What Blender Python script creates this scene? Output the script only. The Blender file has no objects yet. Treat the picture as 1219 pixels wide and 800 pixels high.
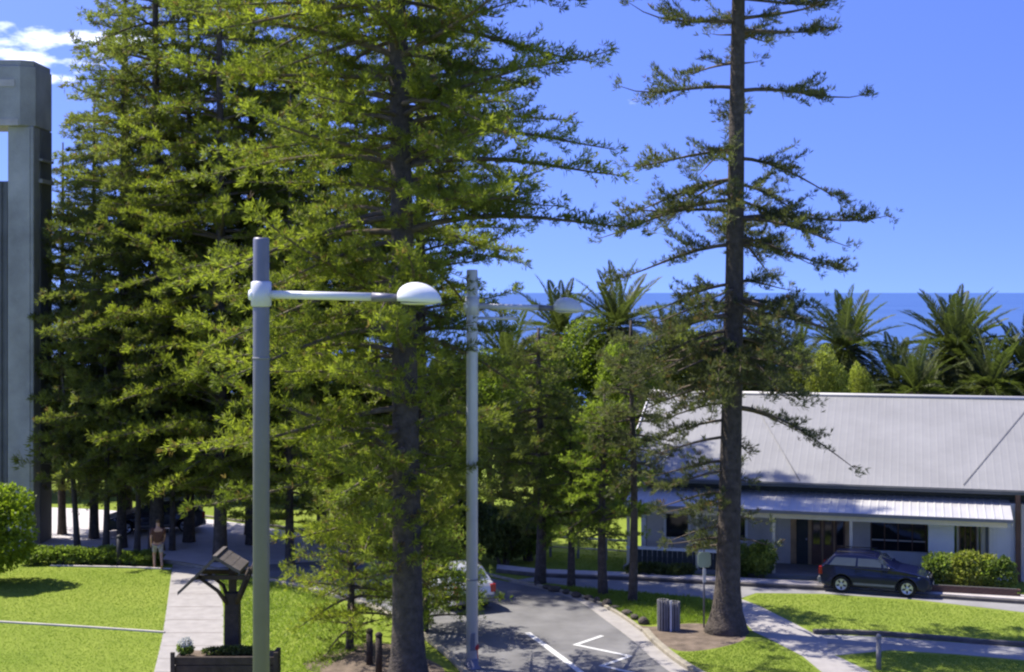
import bpy, bmesh, math, random
import numpy as np
from mathutils import Vector, Matrix

# ------------------------------------------------------------------ camera, sky, sun, exposure
SC = bpy.context.scene
COL = SC.collection
FPX, HZ, CX, CAMH = 1700.0, 348.0, 609.5, 11.0      # photo: focal length in px, horizon row, centre column; camera height in m
cam_d = bpy.data.cameras.new('camera'); cam = bpy.data.objects.new('camera', cam_d); COL.objects.link(cam)
cam.location = (0, 0, CAMH); cam.rotation_euler = (math.radians(90), 0, 0)
cam_d.sensor_width = 36.0; cam_d.lens = 36.0 * FPX / 1219.0
cam_d.shift_y = -(400.0 - HZ) / 1219.0
cam_d.clip_start = 0.1; cam_d.clip_end = 60000.0
SC.camera = cam

SUN_EL = math.radians(55.0)
SUN_AZ = math.atan2(0.40, -0.917)                     # direction to the sun in the ground plane (x right, y away)
sun_d = bpy.data.lights.new('sun', 'SUN'); sun = bpy.data.objects.new('sun', sun_d); COL.objects.link(sun)
sun_d.energy = 3.5; sun_d.angle = math.radians(0.55); sun_d.color = (1.0, 0.94, 0.84)
to_sun = Vector((math.cos(SUN_AZ) * math.cos(SUN_EL), math.sin(SUN_AZ) * math.cos(SUN_EL), math.sin(SUN_EL)))
sun.rotation_euler = to_sun.to_track_quat('Z', 'Y').to_euler(); sun.location = (-30, 20, 60)

world = bpy.data.worlds.new('World'); SC.world = world; world.use_nodes = True
wt = world.node_tree; wt.nodes.clear()
def wn(t, **k):
    n = wt.nodes.new(t)
    for a, b in k.items(): setattr(n, a, b)
    return n
sky = wn('ShaderNodeTexSky', sky_type='NISHITA', sun_disc=False)
sky.sun_elevation = SUN_EL
sky.sun_rotation = math.atan2(to_sun.x, to_sun.y)
sky.altitude = 0; sky.air_density = 1.0; sky.dust_density = 0.3; sky.ozone_density = 3.0
hsv = wn('ShaderNodeHueSaturation'); hsv.inputs['Saturation'].default_value = 1.22; hsv.inputs['Value'].default_value = .80
hsv.inputs['Hue'].default_value = 0.527
tc = wn('ShaderNodeTexCoord'); sep = wn('ShaderNodeSeparateXYZ')
addz = wn('ShaderNodeMath', operation='ADD'); addz.inputs[1].default_value = 0.22
dx = wn('ShaderNodeMath', operation='DIVIDE'); dy = wn('ShaderNodeMath', operation='DIVIDE')
comb = wn('ShaderNodeCombineXYZ')
cn = wn('ShaderNodeTexNoise'); cn.inputs['Scale'].default_value = 1.35; cn.inputs['Detail'].default_value = 9; cn.inputs['Roughness'].default_value = 0.55
cmap = wn('ShaderNodeMapping'); cmap.inputs['Location'].default_value = (47.96, 19.72, 3.9)
cr = wn('ShaderNodeValToRGB'); cr.color_ramp.elements[0].position = 0.635; cr.color_ramp.elements[1].position = 0.74
cmix = wn('ShaderNodeMixRGB'); cmix.inputs['Color2'].default_value = (13.0, 12.8, 12.6, 1)
bg = wn('ShaderNodeBackground'); bg.inputs['Strength'].default_value = 0.15
wo = wn('ShaderNodeOutputWorld')
L = wt.links.new
L(tc.outputs['Generated'], sep.inputs[0]); L(sep.outputs['Z'], addz.inputs[0])
L(sep.outputs['X'], dx.inputs[0]); L(addz.outputs[0], dx.inputs[1]); L(sep.outputs['Y'], dy.inputs[0]); L(addz.outputs[0], dy.inputs[1])
L(dx.outputs[0], comb.inputs['X']); L(dy.outputs[0], comb.inputs['Y']); L(comb.outputs[0], cmap.inputs['Vector']); L(cmap.outputs[0], cn.inputs['Vector'])
L(cn.outputs['Fac'], cr.inputs['Fac']); L(cr.outputs['Color'], cmix.inputs['Fac'])
svm = wn('ShaderNodeVectorMath', operation='MULTIPLY_ADD'); svm.inputs[1].default_value = (1, 1, 2.0); svm.inputs[2].default_value = (0, 0, .31)
svn = wn('ShaderNodeVectorMath', operation='NORMALIZE')
L(tc.outputs['Generated'], svm.inputs[0]); L(svm.outputs[0], svn.inputs[0]); L(svn.outputs[0], sky.inputs['Vector'])
L(sky.outputs['Color'], hsv.inputs['Color']); L(hsv.outputs['Color'], cmix.inputs['Color1'])
L(cmix.outputs['Color'], bg.inputs['Color']); L(bg.outputs[0], wo.inputs['Surface'])

vs = SC.view_settings
vs.view_transform = 'Standard'; vs.look = 'None'; vs.gamma = 1.0; vs.use_curve_mapping = False
vs.exposure = 1.32
SC.render.engine = 'CYCLES'
SC.cycles.use_denoising = True
SC.cycles.max_bounces = 9; SC.cycles.diffuse_bounces = 7; SC.cycles.transparent_max_bounces = 6
SC.cycles.pixel_filter_type = 'BLACKMAN_HARRIS'; SC.cycles.filter_width = 2.3

# ------------------------------------------------------------------ helpers
def G(x, y, z=0.0):
    """point at height z seen at photo pixel (x, y)"""
    d = FPX * (CAMH - z) / (y - HZ)
    return ((x - CX) * d / FPX, d, z)
def AT(x, y, d):
    """point at distance d seen at photo pixel (x, y)"""
    return ((x - CX) * d / FPX, d, CAMH - (y - HZ) * d / FPX)

def mat(name, col, rough=0.8, var=0.25, scale=3.0, bump=0.0, bscale=40.0, metal=0.0, spec=0.3, col2=None, coat=0.0, detail=6):
    m = bpy.data.materials.new(name); m.use_nodes = True
    nt = m.node_tree; b = nt.nodes['Principled BSDF']
    b.inputs['Roughness'].default_value = rough; b.inputs['Metallic'].default_value = metal
    b.inputs['Specular IOR Level'].default_value = spec
    b.inputs['Coat Weight'].default_value = coat
    tcn = nt.nodes.new('ShaderNodeTexCoord')
    no = nt.nodes.new('ShaderNodeTexNoise'); no.inputs['Scale'].default_value = scale; no.inputs['Detail'].default_value = detail
    no.inputs['Roughness'].default_value = 0.62
    nt.links.new(tcn.outputs['Object'], no.inputs['Vector'])
    r = nt.nodes.new('ShaderNodeValToRGB')
    r.color_ramp.elements[0].position = 0.3; r.color_ramp.elements[1].position = 0.7
    c = np.array(col[:3]); c2 = np.array(col2[:3]) if col2 else None
    lo = c * (1 - var) if c2 is None else c; hi = np.minimum(c * (1 + var), 0.95) if c2 is None else c2
    r.color_ramp.elements[0].color = (*lo, 1); r.color_ramp.elements[1].color = (*hi, 1)
    nt.links.new(no.outputs['Fac'], r.inputs['Fac']); nt.links.new(r.outputs['Color'], b.inputs['Base Color'])
    if bump:
        n2 = nt.nodes.new('ShaderNodeTexNoise'); n2.inputs['Scale'].default_value = bscale; n2.inputs['Detail'].default_value = 4
        nt.links.new(tcn.outputs['Object'], n2.inputs['Vector'])
        bp = nt.nodes.new('ShaderNodeBump'); bp.inputs['Strength'].default_value = bump; bp.inputs['Distance'].default_value = 0.05
        nt.links.new(n2.outputs['Fac'], bp.inputs['Height']); nt.links.new(bp.outputs['Normal'], b.inputs['Normal'])
    return m

def leafmat(name, dark, light, trans=0.4, tcol=None):
    """leaf shader: colour ramps along the per-leaf attribute 'tint'"""
    m = bpy.data.materials.new(name); m.use_nodes = True
    nt = m.node_tree; nt.nodes.clear()
    out = nt.nodes.new('ShaderNodeOutputMaterial'); mx = nt.nodes.new('ShaderNodeMixShader')
    di = nt.nodes.new('ShaderNodeBsdfPrincipled'); di.inputs['Roughness'].default_value = 0.55; di.inputs['Specular IOR Level'].default_value = 0.3
    tr = nt.nodes.new('ShaderNodeBsdfTranslucent')
    at = nt.nodes.new('ShaderNodeAttribute'); at.attribute_name = 'tint'
    r = nt.nodes.new('ShaderNodeValToRGB'); r.color_ramp.elements[0].color = (*dark, 1); r.color_ramp.elements[1].color = (*light, 1)
    r.color_ramp.elements[0].position = 0.13; r.color_ramp.elements[1].position = 0.95
    e = r.color_ramp.elements.new(0.05); e.color = (.15, .10, .055, 1)
    e = r.color_ramp.elements.new(0.11); e.color = (*dark, 1)
    nt.links.new(at.outputs['Fac'], r.inputs['Fac']); nt.links.new(r.outputs['Color'], di.inputs['Base Color'])
    mul = nt.nodes.new('ShaderNodeMixRGB'); mul.blend_type = 'MULTIPLY'; mul.inputs['Fac'].default_value = 1.0
    mul.inputs['Color2'].default_value = (*(tcol or (1.45, 1.65, 0.7)), 1)
    nt.links.new(r.outputs['Color'], mul.inputs['Color1']); nt.links.new(mul.outputs['Color'], tr.inputs['Color'])
    mx.inputs['Fac'].default_value = trans
    nt.links.new(di.outputs[0], mx.inputs[1]); nt.links.new(tr.outputs[0], mx.inputs[2]); nt.links.new(mx.outputs[0], out.inputs['Surface'])
    return m

def tag(o, label=None, cat=None, group=None, kind=None):
    if label: o['label'] = label
    if cat: o['category'] = cat
    if group: o['group'] = group
    if kind: o['kind'] = kind
    return o
def empty(name, loc, rz=0.0, label=None, cat=None, group=None):
    o = bpy.data.objects.new(name, None); COL.objects.link(o); o.location = loc; o.rotation_euler = (0, 0, rz)
    o.empty_display_size = 0.2
    return tag(o, label, cat, group)
def link(name, me, m, parent=None, loc=None):
    o = bpy.data.objects.new(name, me); COL.objects.link(o)
    if m is not None and len(me.materials) == 0: me.materials.append(m)
    if parent: o.parent = parent
    if loc is not None: o.location = loc
    return o
def copy_tree(o, parent=None):
    c = o.copy(); COL.objects.link(c); c.parent = parent
    for ch in list(o.children): copy_tree(ch, c)
    return c

class MB:
    """collects simple solids and links them as one mesh"""
    def __init__(s): s.v = []; s.f = []; s.smooth = []
    def add(s, vs, fs, sm=False):
        k = len(s.v); s.v += [tuple(p) for p in vs]; s.f += [tuple(i + k for i in f) for f in fs]; s.smooth += [sm] * len(fs)
        return s
    def box(s, a, b):
        x0, y0, z0 = a; x1, y1, z1 = b
        return s.add([(x0,y0,z0),(x1,y0,z0),(x1,y1,z0),(x0,y1,z0),(x0,y0,z1),(x1,y0,z1),(x1,y1,z1),(x0,y1,z1)],
              [(0,3,2,1),(4,5,6,7),(0,1,5,4),(1,2,6,5),(2,3,7,6),(3,0,4,7)])
    def hexa(s, p):
        return s.add(p, [(0,3,2,1),(4,5,6,7),(0,1,5,4),(1,2,6,5),(2,3,7,6),(3,0,4,7)])
    def tube(s, pts, rad, n=8, cap=True):
        pts = [Vector(p) for p in pts]; k = len(pts); vs = []; fs = []
        if not hasattr(rad, '__len__'): rad = [rad] * k
        for i, p in enumerate(pts):
            t = (pts[min(i+1, k-1)] - pts[max(i-1, 0)]).normalized()
            a = t.cross(Vector((0, 0, 1)));
            if a.length < 0.05: a = t.cross(Vector((1, 0, 0)))
            a.normalize(); b = t.cross(a)
            for j in range(n):
                q = 2 * math.pi * j / n
                vs.append(p + (a * math.cos(q) + b * math.sin(q)) * rad[i])
        for i in range(k - 1):
            for j in range(n):
                fs.append((i*n+j, i*n+(j+1) % n, (i+1)*n+(j+1) % n, (i+1)*n+j))
        s.add(vs, fs, True)
        if cap:
            o = len(s.v) - k * n
            s.f.append(tuple(o + j for j in range(n))[::-1]); s.f.append(tuple(o + (k-1)*n + j for j in range(n))); s.smooth += [False, False]
        return s
    def lathe(s, prof, n=16, c=(0, 0, 0)):
        vs = []; fs = []
        for r, z in prof:
            for j in range(n):
                q = 2 * math.pi * j / n; vs.append((c[0] + r*math.cos(q), c[1] + r*math.sin(q), c[2] + z))
        for i in range(len(prof)-1):
            for j in range(n): fs.append((i*n+j, i*n+(j+1) % n, (i+1)*n+(j+1) % n, (i+1)*n+j))
        fs.append(tuple(range(n))[::-1]); fs.append(tuple((len(prof)-1)*n + j for j in range(n)))
        return s.add(vs, fs, True)
    def prism(s, poly, axis='y', a=0.0, b=1.0, fn=None):
        """2-D polygon in (x,z) swept along y from a to b; fn(x,z,y) may move points"""
        n = len(poly); vs = []
        for y in (a, b):
            for (x, z) in poly: vs.append(fn(x, z, y) if fn else (x, y, z))
        fs = [tuple(range(n))[::-1], tuple(range(n, 2*n))] + [(i, (i+1) % n, n+(i+1) % n, n+i) for i in range(n)]
        return s.add(vs, fs)
    def mesh(s, name):
        me = bpy.data.meshes.new(name); me.from_pydata(s.v, [], s.f); me.update()
        me.polygons.foreach_set('use_smooth', s.smooth)
        bm = bmesh.new(); bm.from_mesh(me); bmesh.ops.recalc_face_normals(bm, faces=bm.faces); bm.to_mesh(me); bm.free()
        return me
    def build(s, name, m, parent=None, loc=None, bevel=0.0):
        o = link(name, s.mesh(name), m, parent, loc)
        if bevel:
            md = o.modifiers.new('bevel', 'BEVEL'); md.width = bevel; md.segments = 2; md.limit_method = 'ANGLE'; md.angle_limit = math.radians(40)
        return o

def quads_mesh(name, V, tint):
    """V: (n,4,3) quads, tint: (n,)"""
    n = len(V); me = bpy.data.meshes.new(name)
    me.vertices.add(n*4); me.vertices.foreach_set('co', np.ascontiguousarray(V, dtype=np.float32).ravel())
    me.loops.add(n*4); me.loops.foreach_set('vertex_index', np.arange(n*4, dtype=np.int32))
    me.polygons.add(n); me.polygons.foreach_set('loop_start', np.arange(0, n*4, 4, dtype=np.int32))
    try: me.polygons.foreach_set('loop_total', np.full(n, 4, dtype=np.int32))
    except Exception: pass
    a = me.attributes.new('tint', 'FLOAT', 'POINT'); a.data.foreach_set('value', np.repeat(tint, 4).astype(np.float32))
    me.update(calc_edges=True)
    return me
def norm(a): return a / np.maximum(np.linalg.norm(a, axis=-1, keepdims=True), 1e-9)
def blades(P, D, S, W, tint, nb, rng, spread=0.45, dead=0.0):
    n = len(P)
    P = np.repeat(P, nb, 0); D = norm(np.repeat(D, nb, 0) + spread * rng.normal(size=(n*nb, 3)))
    S = np.repeat(S, nb) * rng.uniform(.75, 1.15, n*nb); W = np.repeat(W, nb) * rng.uniform(.8, 1.2, n*nb)
    T = np.clip(np.repeat(tint, nb) + rng.normal(0, .07, n*nb), .12, 1)
    T[np.repeat(rng.uniform(0, 1, n) < dead, nb)] = 0.0
    side = norm(np.cross(D, rng.normal(size=(n*nb, 3))))
    m = P + D * (S*.55)[:, None]
    return np.stack([P, m + side*W[:, None], P + D*S[:, None], m - side*W[:, None]], 1), T

# ------------------------------------------------------------------ materials
M = {}
M['asphalt'] = mat('asphalt', (.165, .162, .16), .9, .3, .6, .35, 60)
M['side_asphalt'] = mat('worn_asphalt', (.25, .243, .235), .9, .16, 1.0, .3, 60)
M['concrete'] = mat('pale_concrete', (.46, .42, .39), .85, .16, 2.0, .2, 50)
M['pale_pave'] = mat('sunlit_pale_paving', (.50, .47, .46), .85, .12, 1.0, .2, 50)  # paving colour raised to stand in for sunlight on the street
M['path'] = mat('footpath_concrete', (.315, .295, .275), .85, .14, 2.4, .2, 50)
M['kerb'] = mat('kerb_concrete', (.29, .26, .20), .85, .25, 3.5, .3, 30)
M['dark_kerb'] = mat('shaded_kerb_concrete', (.11, .10, .09), .9, .3, 3.0, .3, 30)  # kerb concrete with the shade of its face put into the colour
M['paint'] = mat('road_paint', (.46, .46, .45), .8, .2, 7.0, col2=(.70, .70, .68), detail=9)
M['dirt'] = mat('leaf_litter_soil', (.15, .115, .085), .95, .45, 2.2, .6, 25)
M['tower'] = mat('tower_concrete', (.36, .35, .33), .85, .28, .55, .3, 12)
M['tower_dark'] = mat('tower_infill_and_shade', (.15, .152, .155), .85, .2, .6, .3, 12)  # infill tone, also paints the shade on the tower's right side
M['bark'] = mat('pine_bark', (.085, .070, .058), .95, .42, 5.0, 1.0, 14)
M['limb'] = mat('limb_bark', (.12, .095, .07), .95, .35, 5.0)
M['paint_grey'] = mat('grey_pole_paint', (.17, .17, .205), .45, .08, 1.5, 0, 10, 0.25, .5)
M['paint_pale'] = mat('pale_pole_paint', (.56, .57, .62), .45, .06, 1.5, 0, 10, 0.15, .5)
M['white'] = mat('white_enamel', (.80, .80, .78), .35, .04, 2.0, spec=.5)
M['lens'] = mat('lamp_diffuser', (.62, .63, .64), .25, .05, 3.0, spec=.5)
M['roof'] = mat('zinc_roof', (.255, .252, .243), .65, .10, .5, 0, 10, .15, .4)
M['roof_low'] = mat('verandah_sheet', (.46, .45, .435), .55, .08, 1.2, 0, 10, .15, .4)
M['flash'] = mat('roof_flashing', (.19, .19, .19), .5, .1, 2.0)
M['gutter'] = mat('dark_gutter', (.10, .105, .10), .6, .15, 2.0)
M['dark_wall'] = mat('dark_boards_and_eave_shade', (.055, .06, .055), .8, .2, 2.0)  # dark boards and door; also stands in for shade under the eave
M['cream'] = mat('cream_paint', (.72, .63, .45), .6, .08, 2.0)
M['white_wall'] = mat('white_weatherboard', (.84, .82, .77), .6, .04, 1.5)
M['grey_wall'] = mat('grey_weatherboard', (.62, .57, .49), .7, .1, 1.5)
M['brown_wall'] = mat('brown_timber', (.50, .33, .17), .7, .3, 1.5)
M['car_glass'] = mat('car_window_glass', (.07, .085, .09), .05, .15, 1.0, spec=.8)
M['glass'] = mat('window_glass', (.02, .022, .025), .06, .2, 1.0, spec=.6)
M['brown_trim'] = mat('brown_trim', (.15, .085, .055), .7, .2, 2.0)
M['car_blue'] = mat('dark_blue_car_paint', (.005, .008, .038), .3, .12, 2.0, spec=.35, coat=.3)
M['car_silver'] = mat('silver_car_paint', (.55, .56, .58), .3, .05, 2.0, metal=.35, spec=.5, coat=.6)
M['car_black'] = mat('charcoal_car_paint', (.03, .033, .04), .3, .1, 2.0, spec=.5, coat=.6)
M['plastic'] = mat('black_plastic', (.025, .025, .027), .6, .2, 3.0)
M['bumper_grey'] = mat('grey_bumper_plastic', (.20, .20, .21), .55, .1, 3.0)
M['tyre'] = mat('tyre_rubber', (.02, .02, .02), .85, .2, 5.0)
M['alloy'] = mat('alloy_rim', (.62, .62, .63), .35, .05, 3.0, metal=.5)
M['headlight'] = mat('headlight_glass', (.75, .77, .8), .1, .05, 3.0, spec=.7)
M['taillight'] = mat('red_lamp_glass', (.35, .02, .015), .2, .1, 3.0, spec=.6)
M['plate'] = mat('number_plate', (.7, .68, .5), .5, .05, 3.0)
M['red'] = mat('red_paint', (.42, .03, .025), .5, .15, 4.0)
M['timber'] = mat('dark_timber', (.055, .042, .033), .85, .35, 4.0, .5, 20)
M['timber_grey'] = mat('weathered_grey_timber', (.20, .195, .20), .85, .2, 4.0, .4, 20)
M['shingle'] = mat('dark_shelter_roof', (.11, .095, .085), .85, .25, 3.0, .4, 20)
M['stone'] = mat('dark_kerb_stone', (.085, .072, .06), .9, .4, 4.0, .6, 12)
M['brick'] = mat('dark_brick', (.12, .07, .055), .85, .35, 5.0)
M['skin'] = mat('skin', (.50, .29, .20), .6, .08, 4.0)
M['shirt'] = mat('rust_shirt', (.12, .055, .04), .85, .15, 6.0)
M['shorts'] = mat('pale_shorts', (.34, .31, .31), .85, .1, 6.0)
M['hair'] = mat('brown_hair', (.12, .07, .035), .7, .2, 9.0)
M['signface'] = mat('pale_green_sign', (.38, .45, .32), .5, .08, 4.0)
M['core'] = mat('inner_twigs', (.035, .04, .02), .95, .3, 3.0)
M['palm_trunk'] = mat('palm_trunk_fibre', (.13, .10, .07), .95, .4, 5.0, 1.0, 10)
M['lf_olive'] = leafmat('needles_olive', (.095, .112, .032), (.212, .225, .068), .52)
M['lf_bright'] = leafmat('needles_bright', (.105, .125, .026), (.262, .282, .050), .54)
M['lf_dark'] = leafmat('needles_dark', (.070, .080, .038), (.150, .158, .078), .40)
M['lf_young'] = leafmat('needles_young', (.105, .145, .030), (.28, .335, .062), .52)
M['lf_bush'] = leafmat('bush_leaves', (.085, .13, .018), (.36, .43, .05), .45)
M['lf_hedge'] = leafmat('hedge_leaves', (.10, .14, .03), (.30, .37, .09), .4)
M['lf_deep'] = leafmat('deep_green_leaves', (.060, .078, .028), (.15, .172, .055), .42)
M['lf_palm'] = leafmat('palm_leaflets', (.045, .060, .022), (.150, .172, .064), .30)
M['lf_palm_old'] = leafmat('dry_palm_leaflets', (.07, .065, .03), (.25, .22, .11), .25)
M['lf_lime'] = leafmat('lime_leaves', (0.158, 0.172, 0.040), (0.422, 0.449, 0.092), .4)
M['lf_flower'] = leafmat('white_petals', (.55, .55, .5), (.8, .8, .75), .2, (1, 1, 1))

def lawn_material():
    m = mat('lawn_grass', (.145, .20, .03), .95, .3, .22, .3, 90, col2=(.215, .26, .045))
    nt = m.node_tree; b = nt.nodes['Principled BSDF']; b.inputs['Specular IOR Level'].default_value = .05
    ramp = [n for n in nt.nodes if n.type == 'VALTORGB'][0]
    no = nt.nodes.new('ShaderNodeTexNoise'); no.inputs['Scale'].default_value = 5.5; no.inputs['Detail'].default_value = 8
    tcn = [n for n in nt.nodes if n.type == 'TEX_COORD'][0]; nt.links.new(tcn.outputs['Object'], no.inputs['Vector'])
    mx = nt.nodes.new('ShaderNodeMixRGB'); mx.blend_type = 'OVERLAY'; mx.inputs['Fac'].default_value = .30
    nt.links.new(ramp.outputs['Color'], mx.inputs['Color1']); nt.links.new(no.outputs['Fac'], mx.inputs['Color2'])
    nt.links.new(mx.outputs['Color'], b.inputs['Base Color'])
    return m
M['lawn'] = lawn_material()
M['grass_blade'] = leafmat('grass_blades', (.175, .24, .036), (.24, .30, .055), .4)

def sea_material():
    m = bpy.data.materials.new('sea_water'); m.use_nodes = True
    nt = m.node_tree; b = nt.nodes['Principled BSDF']
    b.inputs['Base Color'].default_value = (.020, .085, .30, 1); b.inputs['Roughness'].default_value = .55
    b.inputs['Specular IOR Level'].default_value = .25
    tcn = nt.nodes.new('ShaderNodeTexCoord'); mp = nt.nodes.new('ShaderNodeMapping'); mp.inputs['Scale'].default_value = (.004, .0012, 1)
    no = nt.nodes.new('ShaderNodeTexNoise'); no.inputs['Scale'].default_value = 2.0; no.inputs['Detail'].default_value = 6
    r = nt.nodes.new('ShaderNodeValToRGB'); r.color_ramp.elements[0].color = (.042, .10, .27, 1); r.color_ramp.elements[1].color = (.052, .118, .30, 1)
    r.color_ramp.elements[0].position = .35; r.color_ramp.elements[1].position = .65
    nt.links.new(tcn.outputs['Object'], mp.inputs['Vector']); nt.links.new(mp.outputs[0], no.inputs['Vector'])
    nt.links.new(no.outputs['Fac'], r.inputs['Fac']); nt.links.new(r.outputs['Color'], b.inputs['Base Color'])
    w = nt.nodes.new('ShaderNodeTexNoise'); w.inputs['Scale'].default_value = .3; w.inputs['Detail'].default_value = 5
    nt.links.new(tcn.outputs['Object'], w.inputs['Vector'])
    bp = nt.nodes.new('ShaderNodeBump'); bp.inputs['Strength'].default_value = .7; bp.inputs['Distance'].default_value = .8
    nt.links.new(w.outputs['Fac'], bp.inputs['Height']); nt.links.new(bp.outputs['Normal'], b.inputs['Normal'])
    return m
M['sea'] = sea_material()

# ------------------------------------------------------------------ ground, sea, roads, paths
def poly_sheet(name, pts, z, m, parent=None):
    bm = bmesh.new(); vs = [bm.verts.new((p[0], p[1], z)) for p in pts]
    f = bm.faces.new(vs); bmesh.ops.triangulate(bm, faces=[f])
    bmesh.ops.recalc_face_normals(bm, faces=bm.faces)
    for f in bm.faces:
        if f.normal.z < 0: f.normal_flip()
    me = bpy.data.meshes.new(name); bm.to_mesh(me); bm.free()
    return link(name, me, m, parent)
def smooth_line(pts, n=6):
    pts = [Vector((p[0], p[1], 0)) for p in pts]; out = []
    for i in range(len(pts)-1):
        p0 = pts[max(i-1, 0)]; p1 = pts[i]; p2 = pts[i+1]; p3 = pts[min(i+2, len(pts)-1)]
        for k in range(n):
            t = k / n
            out.append(0.5*((2*p1) + (p2-p0)*t + (2*p0-5*p1+4*p2-p3)*t*t + (3*p1-p0-3*p2+p3)*t**3))
    out.append(pts[-1]); return out
def ribbon(name, pts, w, z, h, m, parent=None, smooth=True):
    """strip of width w and height h along a ground polyline"""
    ln = smooth_line(pts) if smooth else [Vector((p[0], p[1], 0)) for p in pts]
    L_, R_ = [], []
    for i, p in enumerate(ln):
        t = (ln[min(i+1, len(ln)-1)] - ln[max(i-1, 0)]).normalized(); nrm = Vector((-t.y, t.x, 0))
        L_.append(p + nrm*w/2); R_.append(p - nrm*w/2)
    if h <= 0:
        return strip(name, L_, R_, z, m, parent)
    mb = MB(); n = len(ln); vs = []
    for i in range(n):
        vs += [(L_[i].x, L_[i].y, z), (R_[i].x, R_[i].y, z), (R_[i].x, R_[i].y, z+h), (L_[i].x, L_[i].y, z+h)]
    fs = []
    for i in range(n-1):
        a = i*4; b = a+4
        fs += [(a+j, a+(j+1) % 4, b+(j+1) % 4, b+j) for j in range(4)]
    fs += [(0, 1, 2, 3), ((n-1)*4+3, (n-1)*4+2, (n-1)*4+1, (n-1)*4)]
    mb.add(vs, fs); return mb.build(name, m, parent, bevel=0.02 if h > .05 else 0)
def strip(name, A, B, z, m, parent=None):
    mb = MB(); n = len(A)
    mb.add([(p[0], p[1], z) for p in A] + [(p[0], p[1], z) for p in B], [(i, i+1, n+i+1, n+i) for i in range(n-1)])
    me = mb.mesh(name)
    if me.polygons[0].normal.z < 0: me.flip_normals()
    return link(name, me, m, parent)

def make_ground():
    xs = np.concatenate([np.linspace(-2000, -100, 8), np.linspace(-80, 80, 41), np.linspace(100, 2000, 8)])
    ys = np.concatenate([np.linspace(-60, 20, 6), np.linspace(24, 116, 47), [122, 130, 140, 155, 175, 200]])
    rng = np.random.default_rng(3); v = []
    for y in ys:
        for x in xs:
            z = 0.0
            if y > 116: z = -15.0 * min(1, ((y-116)/60))**1.2
            v.append((x, y, z))
    nx = len(xs); f = [(j*nx+i, j*nx+i+1, (j+1)*nx+i+1, (j+1)*nx+i) for j in range(len(ys)-1) for i in range(nx-1)]
    me = bpy.data.meshes.new('ground'); me.from_pydata(v, [], f); me.update()
    return tag(link('ground', me, M['lawn']), 'wide sunlit lawn ground under the trees', 'ground', kind='structure')
make_ground()
sea = poly_sheet('sea', [(-40000, 120), (40000, 120), (40000, 55000), (-40000, 55000)], -13.5, M['sea'])
tag(sea, 'deep blue sea beyond the palms up to the horizon', 'sea', kind='structure')

# main road: right edge seen in the photo, left edge about 6.4 m away; it bends left behind the big pine
road_R = [(7.8, 30), (6.7, 35), G(800, 802)[:2], G(752, 762)[:2], G(720, 738)[:2], G(690, 717)[:2], G(650, 703)[:2], G(610, 694)[:2], (-3.2, 57.5), (-8.5, 64), (-16, 70), (-26, 73.5), (-45, 75), (-75, 76)]
road_L = [(1.2, 30), (.1, 35), (-1.25, 41.2), (-2.3, 44.5), (-3.4, 47.2), (-4.8, 49.8), (-6.3, 51.6), (-8.0, 53.3), (-11, 56), (-15, 58.6), (-20.5, 60.5), (-28, 61.6), (-46, 62.6), (-75, 63)]
RR = smooth_line(road_R); RL = smooth_line(road_L)
road = tag(strip('road', RR, RL, .004, M['asphalt']), 'grey asphalt road bending left behind the pines', 'road', kind='structure')
far_conc = strip('pale_pavement', [p for p in RR[50:]], [p for p in RL[50:]], .008, M['pale_pave'], road)  # lighter sheet over the road, sunlight put into its colour
# gutter apron, kerbs
apron_R = [(8.9, 30), (7.75, 35), G(830, 802)[:2], G(785, 770)[:2], G(765, 752)[:2], G(735, 731)[:2], G(700, 714)[:2], G(652, 701)[:2], G(612, 692.5)[:2]]
strip('gutter_apron', smooth_line(road_R[:8] + [G(605, 692.5)[:2]]), smooth_line(apron_R), .009, M['path'], road)
o = ribbon('kerb', apron_R[:4] + [G(768, 752)[:2]], .22, 0, .13, M['kerb']); tag(o, kind='structure')
o = ribbon('kerb', apron_R[4:] + [(-3.0, 58.0), (-8.2, 64.5), (-15.8, 70.5)], .12, 0, .10, M['kerb']); tag(o, kind='structure')
o = ribbon('kerb', [(p[0]-.12, p[1]) for p in road_L[:11]], .2, 0, .12, M['kerb']); tag(o, kind='structure')
# painted markings
cl = [G(628, 753.5)[:2], G(660, 777)[:2], G(700, 808)[:2], (3.9, 34)]
ribbon('centre_line', cl, .20, .013, 0, M['paint'], road)
zz = [G(716, 757.5)[:2], G(685, 768)[:2], G(750, 781.5)[:2], G(716, 793)[:2], G(783, 808)[:2], G(748, 824)[:2]]
for i in range(len(zz)-1):
    a = Vector((*zz[i], 0)); b = Vector((*zz[i+1], 0)); t = (b-a).normalized()*.05
    ribbon('zigzag_line', [a - t, b + t], .15, .014 + .0015*(i % 2), 0, M['paint'], road, smooth=False)
# side lane behind the island, pale footpath along the house
lane = poly_sheet('side_lane', [G(612, 691)[:2], G(640, 686.5)[:2], G(760, 691)[:2], G(870, 697)[:2], G(980, 703)[:2], G(1219, 719)[:2], (26, 48.6), (26, 46.6), G(1219, 729)[:2], G(1090, 714)[:2], G(980, 707)[:2], G(900, 706)[:2], G(868, 717)[:2], G(830, 711)[:2], G(760, 705)[:2], G(700, 700)[:2], G(650, 694)[:2]], .006, M['side_asphalt'])
tag(lane, 'pale grey side lane in front of the house', 'lane', kind='structure')
fpA = [(-.6, 57.0), G(640, 681.5)[:2], G(760, 686)[:2], G(870, 691.5)[:2], G(980, 696.5)[:2], G(1100, 705)[:2], G(1219, 713)[:2], (26, 49.4)]
fpB = [(-.6, 56.2), G(640, 686)[:2], G(760, 690.5)[:2], G(870, 696.5)[:2], G(980, 702)[:2], G(1100, 710.5)[:2], G(1219, 718.5)[:2], (26, 48.7)]
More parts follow.
